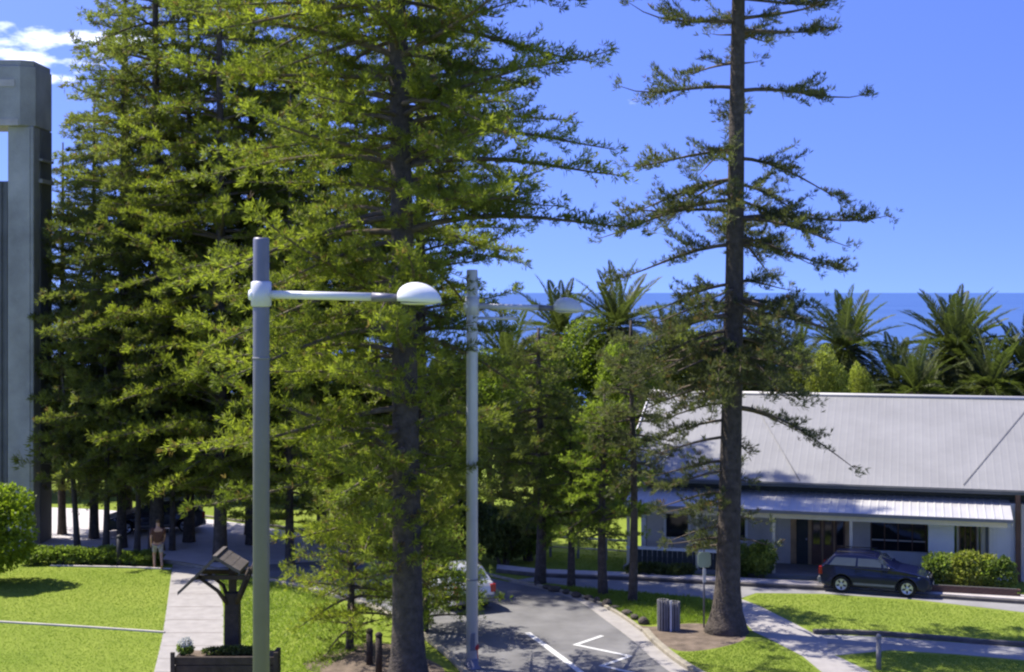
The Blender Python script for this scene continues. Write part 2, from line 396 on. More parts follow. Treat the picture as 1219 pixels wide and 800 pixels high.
mb = MB(); n = len(fpA)
mb.add([(p[0], p[1], 0) for p in fpA] + [(p[0], p[1], 0) for p in fpB] + [(p[0], p[1], .15) for p in fpA] + [(p[0], p[1], .15) for p in fpB],
       [f for i in range(n-1) for f in ((2*n+i, 2*n+i+1, 3*n+i+1, 3*n+i), (n+i, n+i+1, 3*n+i+1, 3*n+i), (i, i+1, 2*n+i+1, 2*n+i))])
tag(mb.build('footpath', M['concrete']), 'pale concrete footpath along the house front', 'footpath', kind='structure')
o = ribbon('kerb', [(p[0], p[1]-.10) for p in fpB], .17, 0, .13, M['dark_kerb'], smooth=False); tag(o, kind='structure')  # backlit kerb face, its shade carried by the dark material
# path and driveway on the right lawn
pth = poly_sheet('path', [G(882, 713)[:2], G(905, 722)[:2], G(935, 737)[:2], G(968, 754)[:2], G(985, 762)[:2], G(985, 776)[:2], G(1036, 800)[:2], G(1130, 850)[:2], G(1040, 850)[:2], G(985, 806)[:2], G(955, 781)[:2], G(918, 762)[:2], G(897, 752)[:2], G(880, 735)[:2]], .008, M['path'])
tag(pth, 'pale footpath curving past the dark pine trunk', 'path', kind='structure')
drv = poly_sheet('driveway', [G(960, 755.5)[:2], G(1000, 756)[:2], G(1060, 759)[:2], G(1140, 765)[:2], G(1219, 771)[:2], (27, 41.5), (27, 40.2), G(1219, 786)[:2], G(1140, 779)[:2], G(1060, 774)[:2], G(1000, 780)[:2], G(955, 778)[:2]], .004, M['side_asphalt'])
tag(drv, 'grey asphalt driveway crossing the lawn', 'driveway', kind='structure')
o = ribbon('kerb', [G(968, 754.5)[:2], G(1000, 754.5)[:2], G(1060, 757.5)[:2], G(1140, 763.5)[:2], G(1219, 769.5)[:2], (27, 41.7)], .18, 0, .14, M['dark_kerb']); tag(o, kind='structure')
# left path
lp = poly_sheet('path', [(-10.9, 36), G(183, 802)[:2], G(193, 760)[:2], G(199, 720)[:2], G(203, 690)[:2], G(206, 670)[:2], G(200, 661)[:2], G(214, 656)[:2], G(236, 658)[:2], G(247, 664)[:2], G(254, 680)[:2], G(262, 700)[:2], G(266, 725)[:2], G(266, 760)[:2], G(266, 802)[:2], (-8.6, 36)], .006, M['path'])
tag(lp, 'pinkish concrete path beside the timber shelter', 'path', kind='structure')
for k in range(9):   # expansion joints of the path slabs
    yv = 800 - k*15.5
    xl = np.interp(yv, [690, 720, 760, 802], [204.5, 200.5, 194.5, 184.5]); a = G(xl, yv); b = G(np.interp(yv, [680, 700, 725, 802], [252, 260, 264.5, 264.5]), yv)
    poly_sheet('slab_joint', [(a[0], a[1]-.012), (b[0], b[1]-.012), (b[0], b[1]+.012), (a[0], a[1]+.012)], .0105, M['dirt'], lp)
o = ribbon('lawn_edging', [G(-60, 737)[:2], G(0, 741)[:2], G(100, 747)[:2], G(196, 753.5)[:2]], .10, 0, .05, M['concrete']); tag(o, kind='structure')
o = ribbon('lawn_edging', [G(60, 674)[:2], G(100, 675)[:2], G(150, 676)[:2], G(204, 678)[:2]], .14, 0, .06, M['concrete']); tag(o, kind='structure')
# bare soil patches
def blob(name, pts, z, m, label):
    o = poly_sheet(name, smooth_line(pts + [pts[0]], 5)[:-1], z, m); tag(o, label, 'soil', kind='structure')
blob('soil', [G(*p)[:2] for p in [(740, 739), (775, 746), (830, 742), (880, 752), (885, 762), (850, 772), (810, 775), (784, 764), (768, 753)]], .003, M['dirt'], 'bare brown soil round the litter bin and pine base')
blob('soil', [G(*p)[:2] for p in [(395, 776), (430, 766), (470, 768), (510, 785), (530, 800), (520, 830), (450, 840), (400, 810), (360, 792)]], .003, M['dirt'], 'leaf litter under the big pine beside the road')

# ------------------------------------------------------------------ foliage generators
def wood_mesh(name, tubes, n=5):
    mb = MB()
    for pts, r in tubes: mb.tube(pts, r, n, cap=False)
    return mb.mesh(name)

def branch(rng, Lb, az, z0, base, a, b, c, r0, dens, sl, sw, out, tint0, upright=.6, fol0=.22, tw=.36, curl=0.0, clump=.5, sp=.135, vz=.0):
    """one pine limb: wood tube into out['wood'], sprigs into out lists"""
    n = 8; t = np.linspace(0, 1, n)
    hx = Lb * t; hz = Lb * (a*t - b*t**2 + c*t**4)
    wob = rng.normal(0, .03*Lb) * np.sin(t*math.pi) + curl*Lb*t*t
    ca, sa = math.cos(az), math.sin(az)
    X = base[0] + hx*ca - wob*sa; Y = base[1] + hx*sa + wob*ca; Z = z0 + hz
    pts = np.stack([X, Y, Z], 1)
    rad = r0 * (1 - .86*t)
    out['wood'].append(([tuple(p) for p in pts], list(rad)))
    nt_ = max(4, int(Lb * dens)); tt = fol0 + (1-fol0) * (np.arange(nt_) + rng.uniform(0, 1, nt_)) / nt_
    ph = rng.uniform(0, 6.28)
    for k, u in enumerate(tt):
        i = min(int(u*(n-1)), n-2); fr = u*(n-1) - i
        p = pts[i]*(1-fr) + pts[i+1]*fr; d = norm(pts[i+1]-pts[i])
        side = np.array([-d[1], d[0], 0.0]); side = norm(side) * (1 if (k % 2) else -1)
        l2 = min(tw*Lb*(1.02-u) + .28, 1.35) * rng.uniform(.65, 1.15) * (1 - clump + clump*1.5*max(0.0, math.sin(u*Lb*2.3 + ph))**.7)
        if l2 < .10: continue
        dd = norm(d*.75 + side*rng.uniform(.45, 1.0) + np.array([0, 0, rng.uniform(-.05 - .45*vz, .35 + .35*vz)]))
        m = max(2, int(l2/sp)); q = (np.arange(m)+rng.uniform(.2, .9, m))/m
        pos = p + dd*l2*q[:, None]; pos[:, 2] += -.10*l2*q**2 + .18*l2*q**3 + rng.normal(0, .03, m)
        D = norm(dd*.8 + np.array([0, 0, upright]) + rng.normal(0, .25, (m, 3)))
        out['P'].append(pos); out['D'].append(D); out['S'].append(np.full(m, sl)*rng.uniform(.75, 1.2, m)); out['W'].append(np.full(m, sw))
        out['T'].append(np.clip(tint0 + rng.normal(0, .12) + .25*(q-.5) + rng.normal(0, .05, m), 0, 1))
    # tip plume
    m = 9; pos = pts[-1] + rng.normal(0, .12, (m, 3)); d = norm(pts[-1]-pts[-2])
    out['P'].append(pos); out['D'].append(norm(np.tile(d, (m, 1)) + np.array([0, 0, upright*.7]) + rng.normal(0, .2, (m, 3))))
    out['S'].append(np.full(m, sl*1.1)); out['W'].append(np.full(m, sw)); out['T'].append(np.full(m, min(1, tint0+.15)))

def new_out(): return dict(wood=[], P=[], D=[], S=[], W=[], T=[])
def finish_tree(name, out, rng, trunk_pts, trunk_r, mleaf, nb=5, spread=.42, bark=None):
    """returns (trunk mesh, limb mesh, crown mesh)"""
    P = np.concatenate(out['P']); D = np.concatenate(out['D']); S = np.concatenate(out['S']); W = np.concatenate(out['W']); T = np.concatenate(out['T'])
    V, tt = blades(P, D, S, W, T, nb, rng, spread, .05)
    crown = quads_mesh(name + '_crown', V, tt); crown.materials.append(mleaf)
    trunk = MB().tube(trunk_pts, trunk_r, 14).mesh(name + '_trunk'); trunk.materials.append(bark or M['bark'])
    limbs = wood_mesh(name + '_limbs', out['wood']); limbs.materials.append(M['limb'])
    return trunk, limbs, crown
def place_tree(name, meshes, loc, rz, label, cat='tree', group=None, scale=1.0, leaf=None):
    r = empty(name, loc, rz, label, cat, group); r.scale = (scale,)*3
    link('trunk', meshes[0], None, r); tag(link('limbs', meshes[1], None, r), kind='stuff')
    c = tag(link('crown', meshes[2], None, r), kind='stuff')
    if leaf:
        c.material_slots[0].link = 'OBJECT'; c.material_slots[0].material = leaf
    return r

def trunk_line(rng, H, r0, lean=(0, 0), flare=1.5, top=.06, wob=.05):
    zs = [0, .25, .7, 1.6] + list(np.linspace(3, H, 12))
    pts, rad = [], []
    for z in zs:
        t = z/H; s = math.sin(t*5)*wob
        pts.append((lean[0]*t + s, lean[1]*t, z - (.15 if z == 0 else 0)))
        rad.append(r0*(1-t)**.85*(1 + (flare-1)*math.exp(-z/.55)) + top)
    return pts, rad
def at_trunk(pts, z):
    zs = [p[2] for p in pts]; return (np.interp(z, zs, [p[0] for p in pts]), np.interp(z, zs, [p[1] for p in pts]))

# --- big pine on the right: sparse drooping whorls, read off the photo row by row
def pine_right():
    rng = np.random.default_rng(21); H = 33.0; ppm = FPX/46.3
    base = G(865, 752); lean = ((880-865)/ppm/20.5*H, .3)
    tp, trd = trunk_line(rng, H, .325, lean, 2.25, .07, .04)
    out = new_out(); PI = math.pi
    def br(y, deg, Lm, a, b, c=0.0, dens=11, fol0=.16, tw=.34, tint=.48):
        z = CAMH - (y - HZ)/ppm
        branch(rng, Lm, math.radians(deg), z, at_trunk(tp, z), a, b, c, .035 + .010*Lm, dens, .21, .0145, out, tint + rng.normal(0, .10), 1.0, fol0, tw*rng.uniform(.75, 1.2), rng.normal(0, .12), .88, .08, 1.0)
    # rows: (photo row of the joint, lengths right / left, rise, droop, upturn)
    rows = [(-40, 3.4, 3.2, .05, .05, .05), (-8, 3.8, 3.3, .03, .08, .05), (18, 3.7, 3.4, .02, .05, .08), (38, 3.2, 1.0, .02, .03, .05), (70, .9, 1.1, .1, .1, 0),
            (108, 4.3, 4.2, .12, .42, .12), (182, 3.9, 4.0, .02, .50, .12), (215, 2.6, 3.5, -.05, .55, .1),
            (235, 2.6, 4.3, -.1, .45, .1), (258, 4.6, 4.0, .05, .42, .12), (286, 3.4, 4.2, .0, .48, .14), (338, 2.0, 3.2, .0, .45, .1)]
    for (y, r, l, a, b, c) in rows:
        for deg, Lm in ((rng.uniform(-14, 14), r), (180 + rng.uniform(-14, 14), l)):
            br(y + rng.uniform(-7, 7), deg, Lm*rng.uniform(.86, 1.08), a + rng.uniform(-.08, .12), b*rng.uniform(.7, 1.15), c + rng.uniform(0, .16))
            if Lm > 2.5 and rng.uniform() < .45: br(y + rng.uniform(-5, 5), deg + rng.choice([-1, 1])*rng.uniform(28, 44), Lm*rng.uniform(.75, .95), a, b, c)
        for k in range(1):
            br(y + rng.uniform(-6, 6), rng.choice([90, 270]) + rng.uniform(-32, 32), rng.uniform(2.6, 4.0), a, b*1.0, c)
    # dense dark part level with the house roof
    for k in range(50):
        y = rng.uniform(345, 462); deg = rng.uniform(0, 360)
        Lm = rng.uniform(2.6, 3.9)*(1.0 - .10*abs(math.sin(math.radians(deg))))
        br(y, deg, Lm, rng.uniform(-.15, .1), rng.uniform(.2, .45), .1, dens=7.5, tint=.33, tw=.30)
    for (y, deg, Lm, a, b, c) in [(484, -6, 3.9, -.05, .55, .10), (486, 20, 2.7, -.05, .4, .1), (480, 176, 2.4, .05, .4, .1), (500, 190, 2.4, 0, .3, .1), (520, 168, 2.6, -.05, .3, .1), (548, 184, 2.6, -.05, .25, .1),
                                  (470, 215, 2.6, 0, .3, .1), (560, 200, 2.5, 0, .3, .1), (585, 172, 2.4, -.05, .3, .1), (600, 150, 2.4, 0, .3, .1), (585, 240, 2.0, 0, .3, .1), (625, 190, 2.2, 0, .3, .1), (640, 165, 2.0, 0, .25, .1),
                                  (615, 30, 1.5, 0, .3, .1), (640, 10, 1.5, 0, .3, .1), (600, 100, 2.4, 0, .3, .1), (560, 80, 2.6, 0, .3, .1), (650, 120, 1.8, 0, .3, .1), (570, 5, 0.7, 0, .2, 0), (530, 350, 0.6, 0, .2, 0)]:
        br(y, deg, Lm, a, b, c, dens=7.0, tint=.40, tw=.30)
    for k in range(60):   # crown above the frame, for its shadow
        z = rng.uniform(21.5, H-1); Lm = 3.6*(1-(z-21.5)/(H-21.5))**.7 + .4
        branch(rng, Lm, rng.uniform(0, 6.28), z, at_trunk(tp, z), .1, .2, .05, .06, 5, .30, .036, out, .45, .7, .15, .25)
    ms = finish_tree('pine_right', out, rng, tp, trd, M['lf_dark'], 7, .55)
    return place_tree('pine_tree', ms, (base[0], base[1], 0), 0, 'tall sparse pine with dark drooping boughs, flared trunk, standing before the house roof')
pine_right()

# --- dense pines
def dense_pine(seed, H, r0, Lmax, z0, leaf, dz=.62, per=6, sl=.40, sw=.045, dens=5.0, clump=.5, sp=.135, lean=(0, 0), tint=.45, zfull=.12, shape=1.1, droop=.28, keep=None, flare=1.35, nb=5, tw=.36, vz=.8):
    rng = np.random.default_rng(seed); tp, trd = trunk_line(rng, H, r0, lean, flare, .05, .06)
    out = new_out(); z = z0; az0 = 0.0
    while z < H - .4:
        t = (z - z0)/(H - z0)
        Lw = Lmax * (min(1, .55 + t/zfull*.45)) * (1 - t**shape)**.85 + .35
        az0 += 1.1
        whorl_t = rng.normal(0, .13)
        for k in range(per):
            az = az0 + 2*math.pi*k/per + rng.normal(0, .22); Lb = Lw*rng.uniform(.62, 1.12)
            zz_ = z + rng.uniform(-.25, .25)*dz
            if keep: Lb = keep(az % (2*math.pi), zz_, Lb)
            if Lb < .3: continue
            branch(rng, Lb, az, zz_, at_trunk(tp, zz_), rng.uniform(-.15, .45), droop*rng.uniform(.3, 1.7), .12, .03+.011*Lb, dens, sl, sw, out, tint + whorl_t + rng.normal(0, .19), .5, .16, tw, rng.normal(0, .07), clump, sp, vz)
        z += dz*rng.uniform(.8, 1.25)
    return finish_tree('pine%d' % seed, out, rng, tp, trd, leaf, nb, .62)

def keep_left(az, z, Lb):
    a = (math.degrees(az) + 180) % 360 - 180      # -180..180, 0 = towards the second lamp's arm, 90 = away
    if z < 12.2 and -78 < a < 48: return min(Lb, rng_cut.uniform(.5, 1.35))
    if -128 < a < -62 and (z > 12.2 or 7.2 < z < 10.4 or z < 6.2): return Lb*.28 if rng_cut.uniform() < .55 else Lb*.8
    if z < 4.6 and (a < -20 or a > 150) : return Lb*.62
    return Lb
rng_cut = np.random.default_rng(5)
ms = dense_pine(11, 34.0, .40, 6.0, 3.3, M['lf_bright'], dz=.62, per=6, sl=.21, sw=.0165, dens=7.6, lean=(-.62, .2), tint=.48, keep=keep_left, flare=1.6, droop=.30, shape=2.6, nb=6, sp=.085, clump=.62, tw=.28, vz=1.15)
b = G(486, 812); place_tree('pine_tree', ms, (b[0], b[1], 0), 0, 'massive leafy pine with thick dark trunk between the two street lamps')

# background pines to the left and behind
bgA = dense_pine(31, 30.0, .25, 4.7, 3.2, M['lf_olive'], dz=.80, per=6, sl=.25, sw=.021, dens=6.8, shape=2.0, clump=.55, sp=.115, tw=.29, tint=.45, nb=6)
bgB = dense_pine(32, 27.0, .23, 4.3, 3.4, M['lf_olive'], dz=.78, per=6, sl=.25, sw=.021, dens=6.8, shape=2.0, clump=.55, sp=.115, tw=.29, tint=.50, nb=6)
bgC = dense_pine(33, 31.0, .25, 5.4, 3.0, M['lf_bright'], dz=.82, per=6, sl=.25, sw=.021, dens=6.8, shape=2.0, clump=.55, sp=.115, tw=.29, tint=.45, nb=6)
gp = 'pines along the street bend'
def bgpine(ms, x, y, rz, s, label, leaf=None):
    b = G(x, y); return place_tree('pine_tree', ms, (b[0], b[1], 0), rz, label, 'tree', gp, s, leaf)
bgpine(bgA, 186, 655, .3, 1.0, 'tall olive pine with bare straight top rising behind the path end')
bgpine(bgB, 112, 641, 1.9, .72, 'olive pine behind the low hedge, close to the concrete tower')
bgpine(bgB, 74, 636, 4.0, .66, 'shorter pine right beside the foot of the concrete tower')
bgpine(bgA, 145, 652, 2.7, .70, 'pine with dark thick trunk rising behind the black bollard')
bgpine(bgC, 262, 668, 1.0, .92, 'bright green pine behind the timber shelter roof')
bgpine(bgC, 345, 672, 2.4, .62, 'bright green pine filling the gap between near lamp and thick trunk')
bgpine(bgA, 500, 652, 5.0, 1.02, 'pine whose slim trunk shows just right of the massive pine', M['lf_bright'])
bgpine(bgB, 425, 640, .6, .72, 'olive pine hidden deep behind the massive pine')
bgpine(bgA, 300, 636, 3.3, 1.0, 'olive pine furthest back beyond the street bend')
bgpine(bgC, 225, 645, 5.2, .80, 'bright green pine between the walking person and the shelter', M['lf_olive'])
bgpine(bgB, 150, 628, .9, 1.02, 'olive pine rising tallest behind the black bollard, past the street')
bgpine(bgA, 385, 646, 4.3, .96, 'pine behind the bushy young pine, past the street bend', M['lf_bright'])
bgpine(bgC, 300, 648, 5.9, .84, 'lower bright pine right behind the thick grey street lamp')
def slim_trunk(x, y, w, h, lab):
    b = G(x, y); rng = np.random.default_rng(int(x)); out = new_out()
    tp, trd = trunk_line(rng, h, w, (rng.normal(0, .3), 0), 1.3, .03, .05)
    z = 3.0
    while z < h-.3:
        for k in range(4): branch(rng, 1.9*(1-(z-3)/(h-3))**.6+.3, rng.uniform(0, 6.28), z, at_trunk(tp, z), .2, .2, .1, .03, 4.5, .32, .03, out, .45, .5, .15, .34)
        z += .55
    ms = finish_tree('slim%d' % x, out, rng, tp, trd, M['lf_olive'], 4)
    return place_tree('young_pine', ms, (b[0], b[1], 0), 0, lab, 'tree', gp)
slim_trunk(92, 652, .10, 9, 'slim young pine second from the concrete tower behind the hedge')
slim_trunk(126, 655, .11, 10, 'slim young pine between two thicker trunks behind the hedge')
slim_trunk(163, 658, .10, 8, 'slim young pine just right of the black bollard')
slim_trunk(205, 655, .10, 9, 'slim young pine at the end of the pinkish path')

# young pine with pale stem in front of the litter, island pines
yg = dense_pine(41, 6.6, .07, 1.9, .7, M['lf_bright'], dz=.40, per=5, sl=.17, sw=.0125, dens=7, nb=7, sp=.10, tint=.5, zfull=.1, shape=1.0, flare=1.2, tw=.4)
b = G(416, 774); place_tree('young_pine', yg, (b[0], b[1], 0), .4, 'bushy young pine branching down to the leaf litter left of the thick trunk')
yg2 = dense_pine(42, 5.4, .06, 2.1, .5, M['lf_young'], dz=.29, per=5, sl=.17, sw=.0125, dens=7, nb=7, sp=.10, tint=.5, zfull=.1, shape=1.0, flare=1.2, tw=.4)
b = G(506, 752); place_tree('young_pine', yg2, (b[0], b[1], 0), 1.2, 'small young pine at the kerb just right of the thick trunk')
isl1 = dense_pine(51, 9.2, .15, 2.6, 2.7, M['lf_young'], dz=.42, per=6, sl=.18, sw=.0135, dens=7, sp=.10, nb=8, clump=.6, tint=.5, zfull=.15, shape=1.2, flare=1.25, tw=.4)
isl2 = dense_pine(52, 8.0, .14, 2.3, 2.5, M['lf_young'], dz=.42, per=6, sl=.18, sw=.0135, dens=7, sp=.10, nb=8, clump=.6, tint=.55, zfull=.15, shape=1.2, flare=1.25, tw=.4)
gi = 'young pines on the traffic island'
for (ms, x, y, rz, s, lab, lf) in [(isl1, 643, 694, 0, 1.05, 'young island pine closest to the road bend', M['lf_olive']), (isl2, 680, 698, 1.4, .78, 'short bright green island pine with low flat crown', None),
                                   (isl2, 718, 709, 2.9, .92, 'island pine between the short bright one and the slim tall one', None)]:
    b = G(x, y); place_tree('young_pine', ms, (b[0], b[1], 0), rz, lab, 'tree', gi, s, lf)
isl3 = dense_pine(53, 10.0, .11, 1.5, 4.6, M['lf_dark'], dz=.5, per=5, sl=.18, sw=.0135, dens=7, sp=.10, nb=8, tint=.55, zfull=.15, shape=1.2, flare=1.2, tw=.35)
b = G(753, 717); place_tree('young_pine', isl3, (b[0], b[1], 0), 0, 'slim tall island pine with long bare stem beside the litter bin', 'tree', gi)

# ------------------------------------------------------------------ broadleaf bushes and trees
def bush_mesh(name, seed, rx, ry, rz, n, leaf, mleaf, lumps=9, core=True, base=0.0, bright_top=.25, zc=None):
    """lumpy mass of leaves: several ellipsoid clumps, leaves in their outer shells"""
    rng = np.random.default_rng(seed); zc = rz if zc is None else zc
    cs = [(0, 0, zc, rx*.78, ry*.78, rz*.8)]
    for k in range(lumps):
        a = rng.uniform(0, 6.28); e = rng.uniform(-.5, 1.3)
        cs.append((rx*.62*math.cos(a)*math.cos(e), ry*.62*math.sin(a)*math.cos(e), zc + rz*.6*math.sin(e), rx*rng.uniform(.28, .48), ry*rng.uniform(.28, .48), rz*rng.uniform(.28, .46)))
    w = np.array([c[3]*c[5] for c in cs]); w /= w.sum()
    idx = rng.choice(len(cs), n, p=w); C = np.array(cs)[idx]; ct = rng.normal(0, .13, len(cs))[idx]
    d = norm(rng.normal(size=(n, 3))); rad = rng.uniform(.55, 1.06, n)**.6
    P = C[:, :3] + d*C[:, 3:]*rad[:, None]
    ok = P[:, 2] > base; P, d, ct = P[ok], d[ok], ct[ok]; n = len(P)
    D = norm(d*.7 + np.array([0, 0, .35]) + rng.normal(0, .5, (n, 3)))
    V, T = blades(P, D, np.full(n, leaf), np.full(n, leaf*.28), np.clip(.45 + ct + rng.normal(0, .12, n), 0, 1), 2, rng, .6)
    me = quads_mesh(name, V, T); me.materials.append(mleaf)
    return me, cs
def bush(name, x, y, seed, rx, ry, rz, n, leaf, ml, label, cat='bush', group=None, loc=None, zc=None, stems=True, **k):
    b = loc or G(x, y); me, cs = bush_mesh(name, seed, rx, ry, rz, n, leaf, ml, zc=zc, **k)
    r = empty(name, (b[0], b[1], 0), 0, label, cat, group)
    tag(link('foliage', me, None, r), kind='stuff')
    rng = random.Random(seed); mb = MB()
    for c in cs[:6]:
        mb.tube([(c[0]*.15, c[1]*.15, -.1), (c[0]*.5, c[1]*.5, c[2]*.5), (c[0], c[1], c[2])], [.05*rx, .035*rx, .012*rx], 5, cap=False)
    tag(link('stems', mb.mesh('stems'), M['limb'], r), kind='stuff')
    return r
bush('round_bush', -8, 694, 1, 1.95, 1.8, 1.95, 7000, .19, M['lf_bush'], 'big rounded bush with bright lime top on the left lawn', lumps=12)
hg = 'low hedge clumps along the street'
for i, (x, w, lab) in enumerate([(45, 1.0, 'low green hedge clump closest to the concrete tower'), (75, 1.0, 'low green hedge clump in front of a thick trunk'), (103, .95, 'low hedge clump between two slim trunks'), (127, .7, 'low hedge clump just left of the black bollard'),
                                 (158, .8, 'low pale hedge clump just right of the black bollard'), (178, .6, 'low pale hedge clump next to the walking person')]):
    bush('hedge_plant', x, 671.5 if x < 140 else 672.5, 60+i, w, .6, .36 if x < 140 else .28, 1100, .13, M['lf_hedge'], lab, 'hedge', hg)

gb = 'dense trees behind the house and island'
spec = [(700, 76, 2.8, 4.9, 'lf_young'), (640, 74, 2.8, 4.6, 'lf_young'), (585, 70, 2.4, 4.1, 'lf_young'), (745, 73, 2.4, 4.6, 'lf_young'), (800, 80, 2.5, 4.9, 'lf_olive'), (845, 82, 2.4, 4.7, 'lf_deep'),
        (900, 80, 2.4, 4.7, 'lf_deep'), (950, 83, 2.3, 4.1, 'lf_olive'), (1045, 86, 2.4, 3.2, 'lf_deep'), (1085, 86, 2.2, 3.2, 'lf_deep'), (1185, 86, 2.4, 3.2, 'lf_deep'), (1240, 86, 2.6, 3.4, 'lf_deep'),
        (540, 72, 3.0, 4.2, 'lf_deep'), (985, 77, 1.5, 4.2, 'lf_lime'), (1022, 79, 1.3, 3.7, 'lf_lime'), (1118, 86, 2.0, 3.2, 'lf_deep')]
blabs = ['olive tree mass behind the island pines', 'olive tree mass behind the second lamp arm', 'deep green tree behind the silver car', 'olive tree left of the house gable', 'deep green tree over the left end of the house ridge',
         'deep green tree behind the sparse pine trunk, left part', 'deep green tree behind the sparse pine trunk, right part', 'olive tree at the left palm, above the ridge', 'deep green shrub between the two palms', 'deep green shrub just left of the larger palm',
         'deep green shrub just right of the larger palm', 'deep green shrub at the cut-off palm', 'deep green tree behind the thick pine trunk', 'lime green shrub below the left palm', 'small lime shrub right of the left palm trunk', 'olive shrub below the larger palm']
bm_cache = {}
for i, (x, d, r, h, lf) in enumerate(spec):
    key = (lf, i % 2)
    if key not in bm_cache: bm_cache[key] = bush_mesh('broadleaf_foliage', 100+i, 2.5, 2.1, 4.5, 11000, .17, M[lf], lumps=13)
    me, cs = bm_cache[key]
    o = empty('broadleaf_tree', ((x-CX)*d/FPX, d, 0), (i*1.7) % 6.28, blabs[i], 'tree', gb); o.scale = (r/2.5, r/2.5, h/4.5)
    tag(link('crown', me, None, o), kind='stuff'); MB().tube([(0, 0, -.1), (.1, 0, 2), (0, .1, 5)], [.22, .16, .06], 7).build('trunk', M['limb'], o)
gl = 'dark trees closing the street on the left'
for i, (x, d, r, h) in enumerate([(40, 78, 4, 3.6), (110, 79, 4, 3.2), (180, 78, 4, 3.4), (250, 76, 3.6, 3.2), (320, 76, 4, 3.4), (400, 75, 4, 3.2), (470, 73, 3.6, 3.2)]):
    bush('broadleaf_tree', 0, 0, 140+i, r, r*.7, h, 6500, .26, M['lf_deep'],
         ['dark tree past the street, behind the tower foot', 'dark tree past the street behind the hedge', 'dark tree past the street behind the walking person', 'dark tree past the street above the path end', 'dark tree past the street behind the shelter', 'dark tree past the street behind the young pine', 'dark tree past the street behind the thick trunk'][i], 'tree', gl, loc=((x-CX)*d/FPX, d, 0), lumps=8)

for i, (x, y, rx, rz, lf, lab) in enumerate([(560, 668, 1.8, 1.3, 'lf_deep', 'dark undergrowth shrub past the silver car'), (600, 672, 1.4, 1.1, 'lf_olive', 'olive undergrowth shrub at the road bend'), (628, 668, 1.3, 1.2, 'lf_young', 'bright undergrowth shrub left of the small lawn'), (518, 668, 2.0, 1.6, 'lf_deep', 'dark undergrowth shrub behind the thick pine')]):
    bush('shrub', x, y, 170+i, rx, 1.1, rz, 3000, .18, M[lf], lab, 'shrub', 'undergrowth at the road bend', lumps=8)

# ------------------------------------------------------------------ palms
def frond_mesh(name, Lf, curve, rng, old=False):
    n = 40; t = np.linspace(0, 1, n)
    ang = -curve*t**1.4     # bends down along its length (local x outward, z up)
    dx_ = np.cos(ang); dz_ = np.sin(ang); x = np.concatenate([[0], np.cumsum(dx_[:-1])])*Lf/n; z = np.concatenate([[0], np.cumsum(dz_[:-1])])*Lf/n
    quads = []; tint = []
    for i in range(3, n):
        l = Lf*.17*math.sin(math.pi*min(1, (.12 + .88*t[i]))**.8)**.7 + .05
        for s in (-1, 1):
            p = np.array([x[i], 0, z[i]]); tang = np.array([dx_[i], 0, dz_[i]]); up = np.array([-dz_[i], 0, dx_[i]])
            d = norm(tang*.75 + np.array([0, s*.75, 0]) + up*.38 + rng.normal(0, .07, 3)); w = tang*.060 + up*.028
            m = p + d*l*.5
            quads.append([p, m - w, p + d*l - np.array([0, 0, .08*l]), m + w]); tint.append(.5 + rng.normal(0, .16))
    for i in range(n-1):   # midrib
        w = .035*(1-t[i]) + .008; a = np.array([x[i], -w, z[i]]); b_ = np.array([x[i], w, z[i]]); c = np.array([x[i+1], w*.9, z[i+1]]); e = np.array([x[i+1], -w*.9, z[i+1]])
        quads.append([a, b_, c, e]); tint.append(.75)
    me = quads_mesh(name, np.array(quads), np.clip(np.array(tint), 0, 1)); me.materials.append(M['lf_palm_old'] if old else M['lf_palm'])
    return me
frng = np.random.default_rng(77)
FR = [frond_mesh('frond_%d' % k, 3.5, c, frng, k == 4) for k, c in enumerate((.45, 1.0, 1.35, 1.3, .9))]
def palm(x, ycrown, d, s, label, nf=64, seed=0):
    p = AT(x, ycrown, d); rng = random.Random(seed); hz = p[2]
    r = empty('palm_tree', (p[0], p[1], 0), rng.uniform(0, 6), label, 'palm tree', 'date palms behind the house')
    zs = np.linspace(-.1, hz - .25*s, 26); pts = [(0.05*math.sin(z), 0, z) for z in zs]
    rad = [(.30 + (.035 if i % 2 else 0) + (.22*math.exp(-((z-zs[-1])/.55)**2)))*s for i, z in enumerate(zs)]
    MB().tube(pts, rad, 12).build('trunk', M['palm_trunk'], r)
    for k in range(nf):
        u = k/nf; el = math.radians(86 - 140*u**.72 + rng.uniform(-7, 7)); az = k*2.39996 + rng.uniform(-.2, .2)
        kind = 0 if u < .25 else (1 if u < .5 else (2 if u < .75 else (3 if u < .93 else 4)))
        o = link('frond', FR[kind], None, r, (.12*s*math.cos(az), .12*s*math.sin(az), hz - .1 - .35*u*s))
        o.rotation_euler = (rng.uniform(-.25, .25), -el, az); o.scale = (s*rng.uniform(.85, 1.08),)*3
    return r
palm(1138, 415, 88, 1.26, 'larger date palm with full spiky crown above the house ridge', 120, 1)
palm(1006, 411, 88, 1.10, 'smaller date palm with upright spiky head above the house ridge', 90, 2)
palm(1226, 446, 86, 1.2, 'date palm cut off at the edge, right of the larger palm', 60, 3)
palm(1066, 452, 90, 1.0, 'low date palm crown tucked between the two spiky palms', 48, 4)
palm(735, 384, 76, 1.0, 'date palm rising behind the slim island pine', 60, 5)
palm(668, 392, 80, 1.0, 'date palm behind the second lamp head', 56, 6)
palm(605, 430, 76, .95, 'date palm low behind the second lamp post', 52, 7)
palm(945, 440, 89, 1.1, 'date palm low behind the sparse pine, left of the smaller palm', 56, 9)
palm(1180, 455, 84, 1.1, 'low date palm right beside the larger palm', 56, 10)
palm(1090, 462, 84, 1.0, 'lowest date palm just left of the larger palm', 50, 11)
palm(800, 412, 84, .9, 'date palm beside the sparse pine, left of its trunk', 48, 8)

